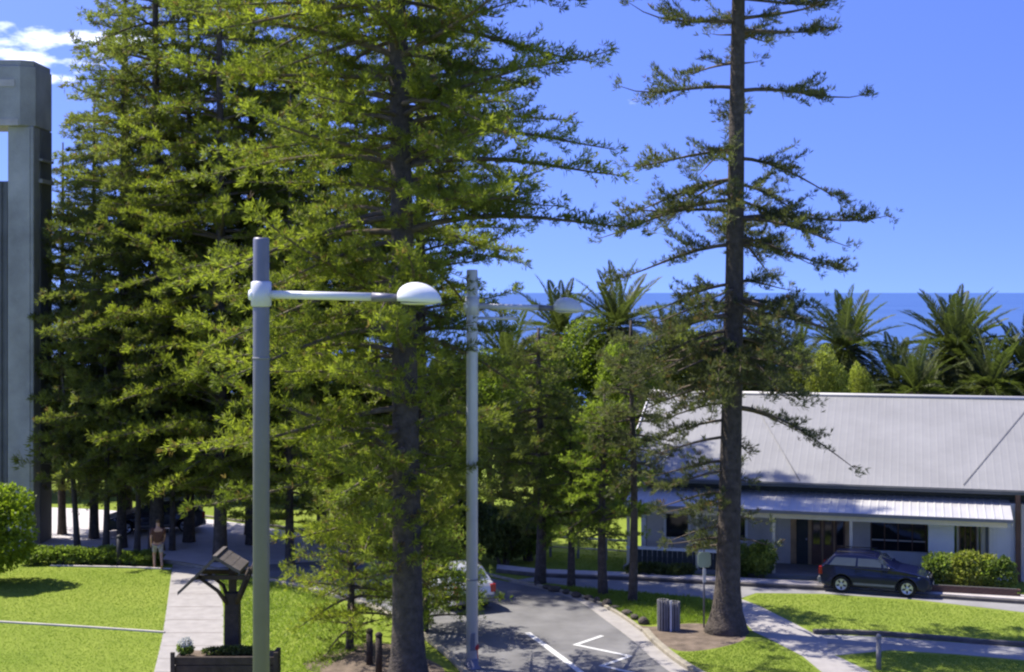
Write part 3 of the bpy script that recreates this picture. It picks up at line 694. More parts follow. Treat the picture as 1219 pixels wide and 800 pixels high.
# ------------------------------------------------------------------ concrete tower
def tower():
    d0 = 61.5; X = lambda px: (px-CX)*d0/FPX; ztop = CAMH + (HZ-72)*d0/FPX; zc = CAMH + (HZ-150)*d0/FPX; zp = CAMH + (HZ-215)*d0/FPX
    r = empty('concrete_tower', (X(0), d0, 0), 0, 'tall weathered concrete portal tower with heavy cap beam at the lawn edge', 'tower')
    x0 = X(9)-X(0); x1 = X(40)-X(0); w = x1-x0; dep = 2.1
    for k, ox in enumerate((0, -(x0+x1) - 1.0 - .2)):
        mb = MB(); a, b_ = x0+ox, x1+ox
        mb.prism([(a, -.1), (b_, -.1), (b_, zc), (a, zc)], a=0, b=.85)
        c = mb.build('column', M['tower'], r, bevel=.05)
        for j in range(1):
            q = a + w*.84; MB().box((q-.03, -.035, .2), (q+.03, 0.002, zc-.05)).build('rib', M['tower'], c)
    a, b_ = x0+.06, x1+.42
    side = MB().box((x1-.10, .87, -.1), (x1+.02, dep+.3, zc-.02)).build('shaded_side', M['tower_dark'], r, bevel=.02)  # right side of the column, shade painted with the darker concrete
    MB().box((x1+.03, .55, zp-.05), (x1+.20, dep, zp+.12)).build('tie_beam', M['tower'], r)
    MB().box((x1+.03, .55, zp+.9), (x1+.20, dep, zp+1.0)).build('tie_beam', M['tower'], r)
    xl = x0 - (x0+x1) - 1.2
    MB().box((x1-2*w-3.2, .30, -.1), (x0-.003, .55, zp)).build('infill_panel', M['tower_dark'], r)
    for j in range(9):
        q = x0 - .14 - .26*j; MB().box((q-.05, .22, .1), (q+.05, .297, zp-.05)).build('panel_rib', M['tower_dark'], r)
    xa = xl - .5; xb = x1 + .05
    cap = [(xa, -.25), (xb-.55, -.25), (xb, .12), (xb, dep+.2), (xa, dep+.2)]
    mb = MB(); n = len(cap)
    for (za, zb, g) in ((zc, ztop-.25, 0.0), (ztop-.247, ztop, -.06)):
        vs = [(p[0]*(1) + (g if i in (2, 3) else 0), p[1] - (g if i in (0, 1) else 0), z) for z in (za, zb) for i, p in enumerate(cap)]
        mb.add(vs, [tuple(range(n))[::-1], tuple(range(n, 2*n))] + [(i, (i+1) % n, n+(i+1) % n, n+i) for i in range(n)])
    mb.build('cap_beam', M['tower'], r, bevel=.03)
    MB().box((xa-.02, -.28, zc+.002), (xb-.62, -.26, zc+.28)).build('drip_edge', M['concrete'], r)
    MB().box((x0-1.0, -.28, ztop-1.15), (x0-.5+.9, -.256, ztop-.85)).build('plaque', M['concrete'], r)
    return r
tower()

# ------------------------------------------------------------------ street lamps
def street_lamp(x, ybase_d, ytop, yarm, label, pole_m, arm_len, head_m, second=False, rad=.17, yaw=0.0):
    d = ybase_d; X = (x-CX)*d/FPX; zt = CAMH + (HZ-ytop)*d/FPX; za = CAMH + (HZ-yarm)*d/FPX
    r = empty('street_lamp', (X, d, 0), yaw, label, 'street lamp', 'street lamps')
    MB().tube([(0, 0, -.1), (0, 0, za-1.2), (0, 0, zt-.05), (0, 0, zt)], [rad*1.02, rad*.98, rad*.96, rad*.88], 20).build('pole', pole_m, r)
    p = MB().lathe([(rad*1.6, 0), (rad*1.6, .04), (rad*1.15, .06), (rad*1.1, .3)], 20).build('base_flange', M['paint_grey'], r)
    MB().lathe([(rad*1.0, -.26), (rad*1.22, -.24), (rad*1.22, .24), (rad*1.0, .26)], 20, (0, 0, za)).build('collar', M['paint_pale'], r)
    MB().box((-.07, -rad*1.06, .55), (.07, -rad*.9, 1.05)).build('access_door', M['paint_grey'], r, bevel=.01)
    for zz0 in (2.6, za-1.3): MB().lathe([(rad*1.0, -.02), (rad*1.05, -.02), (rad*1.05, .02), (rad*1.0, .02)], 20, (0, 0, zz0)).build('clamp_band', M['bumper_grey'], r)
    MB().tube([(-rad*1.45, 0, za-.02), (-rad*.8, 0, za-.02)], [.10, .15], 14).build('knob', M['white'], r)
    MB().tube([(rad*.9, 0, za-.01), (arm_len*.82, 0, za-.06)], [.085, .085], 14).build('arm', M['paint_pale'] if second else M['cream_white'], r)
    if second: MB().tube([(rad*.9, 0, za-.36), (arm_len*.55, 0, za-.38)], .045, 10).build('lower_arm', M['paint_pale'], r)
    MB().tube([(arm_len*.80, 0, za-.062), (arm_len*.98, 0, za-.075)], [.095, .075], 12).build('spigot', M['paint_grey'], r)
    # head: half dome with flat underside, elongated along the arm
    n, m = 22, 8; vs = []; fs = []; Lh, Wh, Hh = .46, .34, .40; cx = arm_len + .40; cz = za - .16
    for i in range(m):
        e = math.pi/2*i/(m-1)
        for j in range(n):
            q = 2*math.pi*j/n; xx = math.cos(q)*math.cos(e)
            vs.append((cx + Lh*xx - .06*math.sin(e), Wh*math.sin(q)*math.cos(e), cz + Hh*math.sin(e)**.9 - .02*xx))
    for i in range(m-1):
        for j in range(n): fs.append((i*n+j, i*n+(j+1) % n, (i+1)*n+(j+1) % n, (i+1)*n+j))
    fs.append(tuple(range(n))[::-1])
    h = MB().add(vs, fs, True).build('lamp_head', head_m, r)
    MB().lathe([(.20, -.05), (.30, -.02), (.33, .0)], 20, (0, 0, 0)).build('diffuser', M['lens'], h, (cx, 0, cz-.012)).scale = (1.2, .95, 1)
    return r
M['cream_white'] = mat('off_white_enamel', (.68, .68, .64), .4, .05, 2.0)
street_lamp(311, 29.0, 283, 350, 'nearest-looking grey street lamp with white dome head, right of the timber shelter'.replace('nearest-looking ', 'thick '), M['paint_grey'], 2.82, M['white'], yaw=-.03)
street_lamp(562, 41.8, 321, 364, 'pale slim-looking street lamp with double arm standing at the road edge', M['paint_pale'], 2.45, M['lens'], second=True, yaw=.12)
b = G(566, 793)
r = empty('hydrant_marker', (b[0], b[1]-.25, 0), 0, 'small red marker post at the foot of the pale street lamp', 'marker post')
MB().tube([(0, 0, -.05), (0, 0, .55)], .085, 12).build('post', M['red'], r); MB().lathe([(.10, .55), (.12, .58), (.11, .68), (.05, .74)], 12).build('cap', M['red'], r)
MB().box((-.05, -.092, .3), (.05, -.08, .45)).build('plate', M['white'], r)

# ------------------------------------------------------------------ timber shelter
def shelter():
    d = 41.0; X = lambda px: (px-CX)*d/FPX; Z = lambda py: CAMH-(py-HZ)*d/FPX
    r = empty('timber_shelter', (X(277), d, 0), 0, 'small timber shelter with steep dark roof on a forked post beside the path', 'shelter')
    ox = X(277)
    # post and forks
    MB().prism([(-.23, -.1), (.23, -.1), (.20, Z(705)), (-.20, Z(705))], a=-.19, b=.19).build('post', M['timber'], r, bevel=.03)
    for s in (-1, 1):
        for y in (-.55, .55):
            x_end = (X(240) if s < 0 else X(300)) - ox; z_end = Z(683) if s < 0 else Z(672)
            MB().tube([(s*.12, y*.2, Z(718)), (s*.30 if s > 0 else s*.35, y*.7, Z(700)), (x_end, y*.8, z_end)], [.075, .055, .045], 8).build('brace', M['timber'], r)
    MB().box((-.10, -.1, Z(705)), (.10, .1, Z(668))).build('king_post', M['timber'], r)
    for y in (-.4, .4):
        MB().box((X(236)-ox, y-.05, Z(684)-.06), (X(300)-ox, y+.05, Z(684)+.06)).build('tie_beam', M['timber'], r)
    # roof: long left slope, short right slope, boards
    rx, rz_ = X(262)-ox, Z(657); lx, lz = X(218)-ox, Z(699); qx, qz = X(291)-ox, Z(674)
    for (ax, az_, bx_, bz_, nb) in ((rx, rz_, lx, lz, 6), (rx, rz_, qx, qz, 3)):
        for k in range(nb):
            t0, t1 = k/nb, (k+1)/nb; th = .10
            p0 = (ax+(bx_-ax)*t0, az_+(bz_-az_)*t0); p1 = (ax+(bx_-ax)*t1, az_+(bz_-az_)*t1)
            up = .008
            MB().hexa([(p0[0], -.7, p0[1]-th), (p1[0], -.7, p1[1]-th+up), (p1[0], .7, p1[1]-th+up), (p0[0], .7, p0[1]-th), (p0[0], -.7, p0[1]), (p1[0], -.7, p1[1]+up), (p1[0], .7, p1[1]+up), (p0[0], .7, p0[1])]).build('roof_board', M['shingle'], r)
    MB().box((rx-.06, -.74, rz_-.03), (rx+.06, .74, rz_+.025)).build('ridge_cap', M['shingle'], r)
    return r, X, Z, d
sh, sX, sZ, sd = shelter()
# planter of dark sleepers round its foot
pl = empty('timber_planter', (sX(280), sd-.9, 0), 0, 'low dark sleeper planter box at the shelter foot', 'planter')
pw = 2.75; ph = .92
for k in range(4):
    z0 = k*ph/4; 
    MB().box((-pw/2, -.62, z0+.008), (pw/2, -.50, z0+ph/4-.008)).build('sleeper', M['timber'], pl, bevel=.012)
    MB().box((-pw/2, -.497, z0+.008), (-pw/2+.12, .5, z0+ph/4-.008)).build('sleeper', M['timber'], pl, bevel=.012)
    MB().box((pw/2-.12, -.497, z0+.008), (pw/2, .5, z0+ph/4-.008)).build('sleeper', M['timber'], pl, bevel=.012)
MB().box((-pw/2+.13, -.49, .02), (pw/2-.13, .5, ph-.1)).build('soil', M['dirt'], pl)
for s in (-1, 1): MB().box((s*(pw/2+.05)-.06, -.70, -.05), (s*(pw/2+.05)+.06, -.63, ph+.14)).build('corner_post', M['timber'], pl, bevel=.01)
me, _ = bush_mesh('flowers', 301, .24, .2, .16, 420, .07, M['lf_flower'], lumps=5)
fl = empty('flowering_plant', (sX(232), sd-1.15, ph-.02), 0, 'clump of white flowers on the planter end', 'plant'); link('petals', me, None, fl, (0, 0, .14))
me, _ = bush_mesh('leaves', 302, .28, .24, .14, 420, .09, M['lf_hedge'], lumps=5); link('leaves', me, None, fl)
me, _ = bush_mesh('leaves', 303, .9, .3, .13, 900, .10, M['lf_deep'], lumps=7)
gp_ = empty('ground_plant', (sX(285), sd-.95, ph-.12), 0, 'dark leafy ground cover filling the sleeper planter', 'plant'); link('leaves', me, None, gp_)

# ------------------------------------------------------------------ bollards, bin, signs, stones, fence
def bollard(x, y, h, rad, m, label, group=None):
    b = G(x, y); r = empty('bollard', (b[0], b[1], 0), 0, label, 'bollard', group)
    MB().tube([(0, 0, -.08), (0, 0, h)], [rad, rad*.96], 12).build('post', m, r)
    MB().lathe([(rad*1.0, h), (rad*1.12, h+.02), (rad*1.05, h+.07), (rad*.4, h+.12)], 12).build('cap', m, r)
    return r
bollard(142, 674, 1.15, .11, M['plastic'], 'black bollard standing in the low hedge gap')
bollard(440, 791, .95, .10, M['timber'], 'dark timber bollard under the thick pine, shorter of the pair', 'timber bollards by the pine')
bollard(451, 802, 1.08, .10, M['timber'], 'dark timber bollard touching the thick pine trunk, taller of the pair', 'timber bollards by the pine')
bollard(1046, 797, .92, .075, M['timber_grey'], 'small grey bollard beside the driveway on the lawn')
# litter bin: two slatted drums
b = G(796, 750); r = empty('litter_bin', (b[0], b[1], 0), .2, 'grey slatted twin litter bin on bare soil beside the kerb', 'litter bin')
for s in (-1, 1):
    cx_ = s*.19
    body = MB().tube([(cx_, 0, .06), (cx_, 0, .84 + .08*(s < 0))], .13, 12).build('liner', M['plastic'], r)
    for k in range(12):
        q = 2*math.pi*k/12; px_, py_ = cx_ + .165*math.cos(q), .165*math.sin(q)
        MB().box((px_-.025, py_-.025, 0), (px_+.025, py_+.025, .92 + .08*(s < 0))).build('slat', M['timber_grey'], r)
MB().box((-.03, -.24, 0), (.03, -.19, 1.0)).build('frame_post', M['paint_pale'], r)
b = G(838, 747); r = empty('street_sign', (b[0], b[1], 0), .1, 'small pale sign on a thin post left of the flared pine trunk', 'sign')
MB().tube([(0, 0, -.05), (0, 0, 2.55)], .03, 8).build('post', M['paint_grey'], r)
MB().prism([(-.22, 2.06), (-.15, 1.98), (.15, 1.98), (.22, 2.06), (.22, 2.40), (.15, 2.48), (-.15, 2.48), (-.22, 2.40)], a=-.06, b=-.035).build('plate', M['signface'], r, bevel=.004)
MB().box((-.05, -.075, 1.5), (.05, -.04, 1.94)).build('tag', M['lens'], r)

sg = 'dark stones edging the traffic island'
for i, (x, y) in enumerate([(636, 699), (648, 702.5), (657, 705), (670, 708), (683, 712), (697, 715.5), (707, 719), (718, 723), (728, 727), (742, 733), (752, 738.5), (762, 744)]):
    rng = np.random.default_rng(400+i); bm = bmesh.new(); bmesh.ops.create_icosphere(bm, subdivisions=2, radius=.16)
    sc = rng.uniform(.8, 1.3, 3)
    for v in bm.verts:
        v.co = Vector((v.co.x*sc[0]*1.25, v.co.y*sc[1], v.co.z*sc[2]*.7)) * (.75 + .5*((i*7) % 5)/4); v.co *= 1 + .16*math.sin(9*v.co.x + i) * math.cos(11*v.co.y + 2*i)
    me = bpy.data.meshes.new('stone'); bm.to_mesh(me); bm.free()
    b = G(x, y); o = link('kerb_stone', me, M['stone'], None, (b[0]+.12, b[1]+.16, .08)); o.rotation_euler = (0, 0, rng.uniform(0, 3))
    tag(o, 'rough dark stone edging the grassy traffic island', 'stone', sg)

fr = empty('rail_fence', (*G(640, 681)[:2], 0), 0, 'low pale rail fence left of the house verandah', 'fence')
fa = Vector((1.6, 59.4, 0)); fb = Vector((5.0, 58.3, 0)); fr.location = fa
dv = (fb-fa)
MB().tube([(0, 0, .84), tuple(dv + Vector((0, 0, .84)))], .045, 8).build('rail', M['cream'], fr)
MB().tube([(0, 0, .42), tuple(dv + Vector((0, 0, .42)))], .03, 8).build('rail', M['cream'], fr)
for k in range(4):
    p = dv*(k/3); MB().box((p.x-.05, p.y-.05, -.05), (p.x+.05, p.y+.05, .95)).build('post', M['timber_grey'], fr)

# ------------------------------------------------------------------ house
E0 = Vector((4.9, 57.2, 0)); TH = math.radians(-15.7)
house = empty('house', E0, TH, 'long single-storey house with pale metal gable roof and verandah', 'house')
def hu(px, v):
    """house u coordinate of photo column px on the plane v"""
    k = (px-CX)/FPX; c, s = math.cos(TH), math.sin(TH)       # U=(c,s) V=(-s,c)
    return (k*(E0.y + v*c) - E0.x + v*s) / (c - k*s)
def hz_(px, py, v):
    u = hu(px, v); d = E0.y + u*math.sin(TH) + v*math.cos(TH); return CAMH - (py-HZ)*d/FPX
UL, UR = -.75, 24.0; EV, EZ = 1.05, 3.47; RV, RZ = 8.0, 6.45
def ribbed(name, u0, u1, v0, z0, v1, z1, m, parent, pitch=.40, rh=.022, th=.03):
    """metal sheet with raised ribs running down the slope"""
    us = [u0]; hs = [0]; u = u0 + .1
    while u < u1 - .1:
        us += [u, u+.03, u+.07, u+.10]; hs += [0, rh, rh, 0]; u += pitch
    us.append(u1); hs.append(0); n = len(us); nv = Vector((0, -(z1-z0), v1-v0)).normalized()
    vs = []
    for (v, z) in ((v0, z0), (v1, z1)):
        for q, h in zip(us, hs): vs.append((q, v+nv.y*h, z+nv.z*h))
    for (v, z) in ((v0, z0), (v1, z1)):
        for q in us: vs.append((q, v-nv.y*th, z-nv.z*th))
    fs = [(i, i+1, n+i+1, n+i) for i in range(n-1)] + [(2*n+i, 2*n+i+1, 3*n+i+1, 3*n+i) for i in range(n-1)] + [(i, i+1, 2*n+i+1, 2*n+i) for i in range(n-1)] + [(n+i, n+i+1, 3*n+i+1, 3*n+i) for i in range(n-1)]
    fs += [(0, n, 3*n, 2*n), (n-1, 2*n-1, 4*n-1, 3*n-1)]
    return MB().add(vs, fs).build(name, m, parent)
rf = ribbed('roof', UL, UR, EV, EZ, RV, RZ, M['roof'], house, .30, .003)
ribbed('roof', UL, UR, RV*2-EV, EZ, RV+.002, RZ-.001, M['roof'], house, .30, .003)['label'] = 'rear slope of the pale metal roof'
MB().tube([(UL, RV, RZ+.02), (UR, RV, RZ+.02)], .10, 8).build('ridge_cap', M['roof_low'], rf)
for (xa, ya, xb, yb) in [(899, 482, 952, 573), (1222, 488, 1147, 578)]:       # diagonal flashing lines
    def onroof(px, py):
        lo, hi = EV, RV
        for _ in range(40):
            mid = (lo+hi)/2; z = EZ + (RZ-EZ)*(mid-EV)/(RV-EV)
            if hz_(px, py, mid) > z: lo = mid
            else: hi = mid
        return (hu(px, lo), lo, EZ + (RZ-EZ)*(lo-EV)/(RV-EV) + .035)
    p0, p1 = onroof(xa, ya), onroof(xb, yb); MB().tube([p0, p1], .015, 6).build('flashing', M['flash'], rf)
# gable barge boards and gable wall
MB().hexa([(UL-.05, EV-.1, EZ-.24), (UL-.002, EV-.1, EZ-.24), (UL-.002, RV, RZ-.22), (UL-.05, RV, RZ-.22), (UL-.05, EV-.1, EZ+.04), (UL-.002, EV-.1, EZ+.04), (UL-.002, RV, RZ+.07), (UL-.05, RV, RZ+.07)]).build('barge_board', M['white_wall'], house)
MB().box((UL, EV-.16, EZ-.16), (UR, EV-.02, EZ-.03)).build('gutter', M['gutter'], house)
WV = 1.5
MB().prism([(WV, -.05), (2*RV-WV, -.05), (2*RV-WV, EZ+.10), (RV, RZ-.1), (WV, EZ+.10)], a=0, b=.2, fn=lambda x, z, y: (y, x, z)).build('gable_wall', M['white_wall'], house)
# upper wall band over the verandah roof, eave shade put into its dark colour
MB().box((.2, WV, 2.95), (UR, WV+.2, EZ+.12)).build('eave_shaded_wall', M['dark_wall'], house)
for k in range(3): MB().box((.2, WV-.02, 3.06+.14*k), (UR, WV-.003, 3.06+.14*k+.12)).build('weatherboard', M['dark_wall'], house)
# verandah roof
VV, VZ = -.72, 2.60; VT = 3.04; uv1 = hu(1206, VV)
vr = ribbed('verandah_roof', -.3, uv1, VV, VZ, WV-.004, VT, M['roof_low'], house, .30, .015)
MB().box((-.3, VV-.10, VZ-.10), (uv1, VV-.005, VZ+.02)).build('gutter', M['bumper_grey'], vr)
MB().box((-.2, VV+.05, VZ-.30), (uv1-.2, VV+.17, VZ-.06)).build('verandah_beam', M['cream'], house)
MB().hexa([(uv1-.04, VV, VZ-.22), (uv1, VV, VZ-.22), (uv1, WV-.01, VT-.24), (uv1-.04, WV-.01, VT-.24), (uv1-.04, VV, VZ-.035), (uv1, VV, VZ-.035), (uv1, WV-.01, VT-.04), (uv1-.04, WV-.01, VT-.04)]).build('verandah_end', M['grey_wall'], house)
MB().box((-.3, VV-.05, -.05), (hu(1103, VV), WV-.01, .17)).build('verandah_floor', M['side_asphalt'], house)
for px in (748, 830, 921, 1013):
    u = hu(px, VV+.11); MB().box((u-.06, VV+.055, .172), (u+.06, VV+.165, VZ-.302)).build('verandah_post', M['cream'], house, bevel=.01)
# balustrade left of the entrance: pale rail over dark boards
ub = hu(915, VV+.11)
MB().box((-.2, VV+.04, .84), (ub, VV+.18, .95)).build('handrail', M['white_wall'], house)
q = -.15
while q < ub - .1:
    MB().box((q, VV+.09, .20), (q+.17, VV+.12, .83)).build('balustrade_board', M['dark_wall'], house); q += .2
# back wall pieces under the verandah, left to right, in photo columns
def wallbox(name, pa, pb, za, zb, v0, v1, m, parent=house, bev=0): return MB().box((hu(pa, v0)+.003, v0, za), (hu(pb, v0)-.003, v1, zb)).build(name, m, parent, bevel=bev)
wallbox('wall', 770, 925, .17, 2.94, WV, WV+.2, M['grey_wall'])
for (pa, pb) in ((790, 822), (855, 890)):
    w = wallbox('window', pa, pb, .95, 2.2, WV-.05, WV-.003, M['white_wall'])
    wallbox('pane', pa+3, pb-3, 1.02, 2.13, WV-.065, WV-.052, M['glass'], w)
wallbox('wall', 925, 941, .17, 2.94, WV, WV+.2, M['grey_wall'])
for k in range(4): wallbox('wall_board', 926+k*3.8, 928.8+k*3.8, .2, 2.9, WV-.02, WV-.003, M['grey_wall'])
wallbox('wall', 941, 1012, .17, 2.94, WV+.05, WV+.2, M['brown_wall'])
dr = wallbox('door', 948, 962, .18, 2.25, WV-.01, WV+.047, M['dark_wall'], bev=.01)
MB().lathe([(.03, 0), (.03, .06)], 8).build('door_handle', M['alloy'], dr, (hu(960, WV-.03), WV-.03, 1.15))
for (pa, pb) in ((966, 978), (980, 992), (994, 1006)):
    w = wallbox('door_panel', pa, pb, .2, 2.3, WV+.0, WV+.047, M['brown_trim']); wallbox('pane', pa+2, pb-2, 1.0, 2.15, WV-.02, WV-.003, M['glass'], w)
wallbox('wall', 1012, 1036, .17, 2.94, WV, WV+.2, M['grey_wall'])
for k in range(6): wallbox('wall_board', 1013+k*3.8, 1015.8+k*3.8, .2, 2.9, WV-.02, WV-.003, M['grey_wall'])
wallbox('lintel', 1036, 1104, 2.28, 2.94, WV, WV+.2, M['brown_wall'])
wallbox('wall', 1036, 1104, .17, .80, WV, WV+.2, M['white_wall'])
for k in range(15): wallbox('wall_board', 1037+k*4.4, 1040.2+k*4.4, .2, .79, WV-.02, WV-.003, M['white_wall'])
w = wallbox('window', 1036, 1104, .80, 2.28, WV+.06, WV+.1, M['glass'])
wallbox('sill', 1036, 1104, .80, .87, WV-.06, WV+.058, M['white_wall'], w)
for px in (1037, 1053, 1069, 1086, 1102): wallbox('mullion', px-.9, px+.9, .872, 2.27, WV+.02, WV+.058, M['brown_trim'], w)
wallbox('transom', 1037, 1103, 1.25, 1.30, WV+.03, WV+.057, M['grey_wall'], w)
# projecting white bay, small window, right hand wall
PV = .35
wallbox('bay_wall', 1105, 1136, .0, 2.62, PV, WV+.2, M['white_wall'])
wallbox('wall', 1136, 1168, -.05, .75, PV+.5, WV+.2, M['white_wall'])
wallbox('lintel', 1136, 1168, 2.25, 2.72, PV+.5, WV+.2, M['cream'])
w = wallbox('window', 1139, 1165, .75, 2.25, PV+.56, PV+.62, M['cream'])
wallbox('pane', 1143, 1162, .83, 2.18, PV+.54, PV+.557, M['glass'], w)
for px in (1142.5, 1149, 1155.5, 1162): wallbox('glazing_bar', px-.8, px+.8, .83, 2.18, PV+.51, PV+.538, M['brown_trim'], w)
wallbox('bay_wall', 1168, 1175, .0, 2.70, PV+.3, WV+.2, M['cream'])
wallbox('downpipe', 1173, 1177, .0, 2.66, PV+.08, PV+.18, M['gutter'])
wallbox('wall', 1177, 1213, -.05, 2.94, PV+.8, WV+.2, M['white_wall'])
for k in range(8): wallbox('wall_board', 1178+k*4.3, 1181.3+k*4.3, 0, 2.72, PV+.775, PV+.797, M['white_wall'])
wallbox('corner_post', 1209, 1215, -.05, 3.38, PV+.55, PV+.77, M['brown_trim'])
wallbox('wall', 1215.5, 1340, -.05, 2.94, PV+.8, WV+.2, M['grey_wall'])

# bushes along the house
gf = 'shrubs along the house front'
for i, (x, y, rx, rz, lf, lab) in enumerate([(1128, 703, .95, .72, 'lf_hedge', 'pale green shrub in front of the white bay, beside the car'), (1160, 706, 1.0, .80, 'lf_lime', 'yellow-green shrub under the small brown window'), (1190, 708, .8, .66, 'lf_hedge', 'green shrub by the brown corner post'),
                                             (905, 690, .7, .75, 'lf_hedge', 'pale shrub at the verandah entrance left post'), (884, 688, .6, .6, 'lf_hedge', 'pale shrub peeping out right of the flared pine trunk'), (1040, 694, .45, .62, 'lf_lime', 'small lime shrub behind the blue car roof')]):
    bush('shrub', x, y, 200+i, rx, .55, rz, 1500, .15, M[lf], lab, 'shrub', gf, lumps=8, zc=rz*1.05)
for (x, y, h, lab) in [(770, 690, .55, 'shrub below the verandah rail behind the slim island pine'), (806, 691, .5, 'shrub below the verandah rail behind the litter bin')]:
    bush('shrub', x, y-3, int(x), .8, .35, h*.55, 800, .14, M['lf_deep'], lab, 'shrub', gf, lumps=6)
# brick planter under the right-hand shrubs
b0 = G(1106, 709); b1 = G(1210, 714)
bp = empty('brick_planter', (b0[0], b0[1], 0), TH, 'low dark brick planter under the shrubs beside the car', 'planter')
ln = math.hypot(b1[0]-b0[0], b1[1]-b0[1])
bxm = MB().box((0, 0, 0), (.23, .11, .07)).mesh('brick'); bxm.materials.append(M['brick'])
for row in range(5):
    q = 0 if row % 2 == 0 else -.12
    while q < ln:
        o = link('brick', bxm, None, bp, (q, 0, row*.08)); q += .242
MB().box((.0, .02, -.05), (ln, .105, .40)).build('mortar_wall', M['gutter'], bp)

# ------------------------------------------------------------------ cars
def car(name, loc, rz, paint, label, L_=4.55, W_=1.72, H_=1.46, group=None, wagon=True):
    """x forward, origin under the middle"""
    r = empty(name, loc, rz, label, 'car', group); hw = W_/2; f = L_/2
    wb = .295*L_; wr = .315; wa = .385; zb = .20
    def arch(cx_, n=9): return [(cx_ - wa*math.cos(math.pi*k/n), wr + wa*math.sin(math.pi*k/n)*.98) for k in range(n+1)]
    low = [(-f+.10, .30)] + [(-wb-wa-.02, zb)] + arch(-wb) + [(wb-wa-.02, zb)] + arch(wb) + [(f-.18, .22), (f-.04, .34), (f, .52), (f-.03, .66), (f-.16, .76), (f-.55, .87), (f-1.05, .95), (f-1.2, .97),
           (-f+.55, .99), (-f+.12, .97), (-f+.03, .86), (-f, .62), (-f+.01, .42)]
    low = [p for i, p in enumerate(low) if i == 0 or (abs(p[0]-low[i-1][0]) + abs(p[1]-low[i-1][1])) > 1e-4]
    mb = MB(); n = len(low); vs = []
    ring = [(-hw*.98, .93), (-hw, 1.0), (-hw*.9, 1.0), (hw*.9, 1.0), (hw, 1.0), (hw*.98, .93)]
    def pt(x, z, y):
        e = abs(y)/hw; nose = max(0, (abs(x)-f+.55)/.55); yy = y*(1-.13*nose**2)
        tum = (1-.05*max(0, (z-.6)/.4)); return (x*(1-.012*(e > .95)), yy*tum, z)
    ys = [-hw, -hw*.93, 0, hw*.93, hw]
    for y in ys:
        sc = .985 if abs(y) == hw else 1.0
        for (x, z) in low: vs.append(pt(x*sc, .55+(z-.55)*sc, y))
    fs = [tuple(range(n))[::-1], tuple(range(4*n, 5*n))]
    for k in range(4): fs += [(k*n+i, k*n+(i+1) % n, (k+1)*n+(i+1) % n, (k+1)*n+i) for i in range(n)]
    body = mb.add(vs, fs).build('body', paint, r, bevel=.03)
    # greenhouse
    rb = -f+.16 if wagon else -f+.35; rt = -f+.55 if wagon else -f+.85
    gb_ = [(rb, .97), (f-1.12, .95)]; gt = [(rt, H_-.04), (rt+.5, H_), (f-2.35, H_), (f-1.95, H_-.07)]
    prof = [gb_[0], gb_[1], gt[3], gt[2], gt[1], gt[0]]
    def gpt(x, z, y): k = (z-.95)/(H_-.95); return (x, y*(1-.19*k), z)
    mb = MB(); n = len(prof); vs = []
    for y in (-hw*.95, 0, hw*.95):
        for (x, z) in prof: vs.append(gpt(x, z + (.025 if (y == 0 and z > 1.2) else 0), y))
    fs = [tuple(range(n))[::-1], tuple(range(2*n, 3*n))]
    for k in range(2): fs += [(k*n+i, k*n+(i+1) % n, (k+1)*n+(i+1) % n, (k+1)*n+i) for i in range(n)]
    cab = mb.add(vs, fs).build('cabin', paint, r, bevel=.04)
    # side windows, following the tumblehome
    zt, zl = H_-.13, 1.01
    def lerp(p, q, z): t = (z-p[1])/(q[1]-p[1]); return p[0]+(q[0]-p[0])*t
    fx = lambda z: lerp(gb_[1], gt[3], z); bx = lambda z: lerp(gb_[0], gt[0], z)
    spl = [(.14, .14), (.88, .70), (1.82, 1.66), None]
    x_l = [bx(zl)+.14, -.62, .30, fx(zl)-.16]; x_t = [bx(zt)+.10, -.60, .28, fx(zt)-.10]
    for s in (-1, 1):
        for k in range(3):
            q = []
            for (x, z) in ((x_l[k]+.04, zl), (x_l[k+1]-.04, zl), (x_t[k+1]-.03, zt), (x_t[k]+.03, zt)):
                p = gpt(x, z, hw*.95); q.append(Vector((p[0], s*(p[1]+.006), p[2])))
            nv = Vector((0, s*.02, .004)); MB().hexa([*(v - nv for v in q), *(v + nv*.3 for v in q)]).build('side_window', M['car_glass'], r)
        for k in (0, 1):
            xx = (-.52, .42)[k]-.02; MB().box((xx-.55+.42, s*(hw*.985)-.012, .83), (xx-.33+.42, s*(hw*.985)+.018, .865)).build('door_handle', paint, r)
        for xx in (-.64, .28, 1.12):
            MB().box((xx-.006, s*(hw*.985)-.010, .30), (xx+.006, s*(hw*.985)+.004, .95)).build('door_gap', M['plastic'], body)
        mz = 1.02; MB().lathe([(.02, -.09), (.085, -.05), (.09, .03), (.05, .08)], 10).build('mirror', paint, r, (f-1.42, s*(hw+.06), mz)).scale = (.7, 1.1, .8)
        MB().box((-wb+wa+.05, s*hw*.99-.01, .34), (wb-wa-.05, s*hw*.99+.022, .42)).build('sill_moulding', M['bumper_grey'], r)
    def panel(nm, x0, z0, x1, z1, w0, w1, m, out):
        q = [Vector((x0, -w0, z0)), Vector((x0, w0, z0)), Vector((x1, w1, z1)), Vector((x1, -w1, z1))]; nv = Vector(out).normalized()*.012
        return MB().hexa([*(v - nv for v in q), *(v + nv for v in q)]).build(nm, m, r)
    dzw = (gt[3][1]-gb_[1][1]); dxw = (gb_[1][0]-gt[3][0])
    panel('windscreen', gb_[1][0]-.10*dxw/dzw, 1.03, gt[3][0]+.05*dxw/dzw, gt[3][1]-.04, hw*.84, hw*.72, M['car_glass'], (dzw, 0, dxw))
    dzr = gt[0][1]-gb_[0][1]; dxr = gt[0][0]-gb_[0][0]
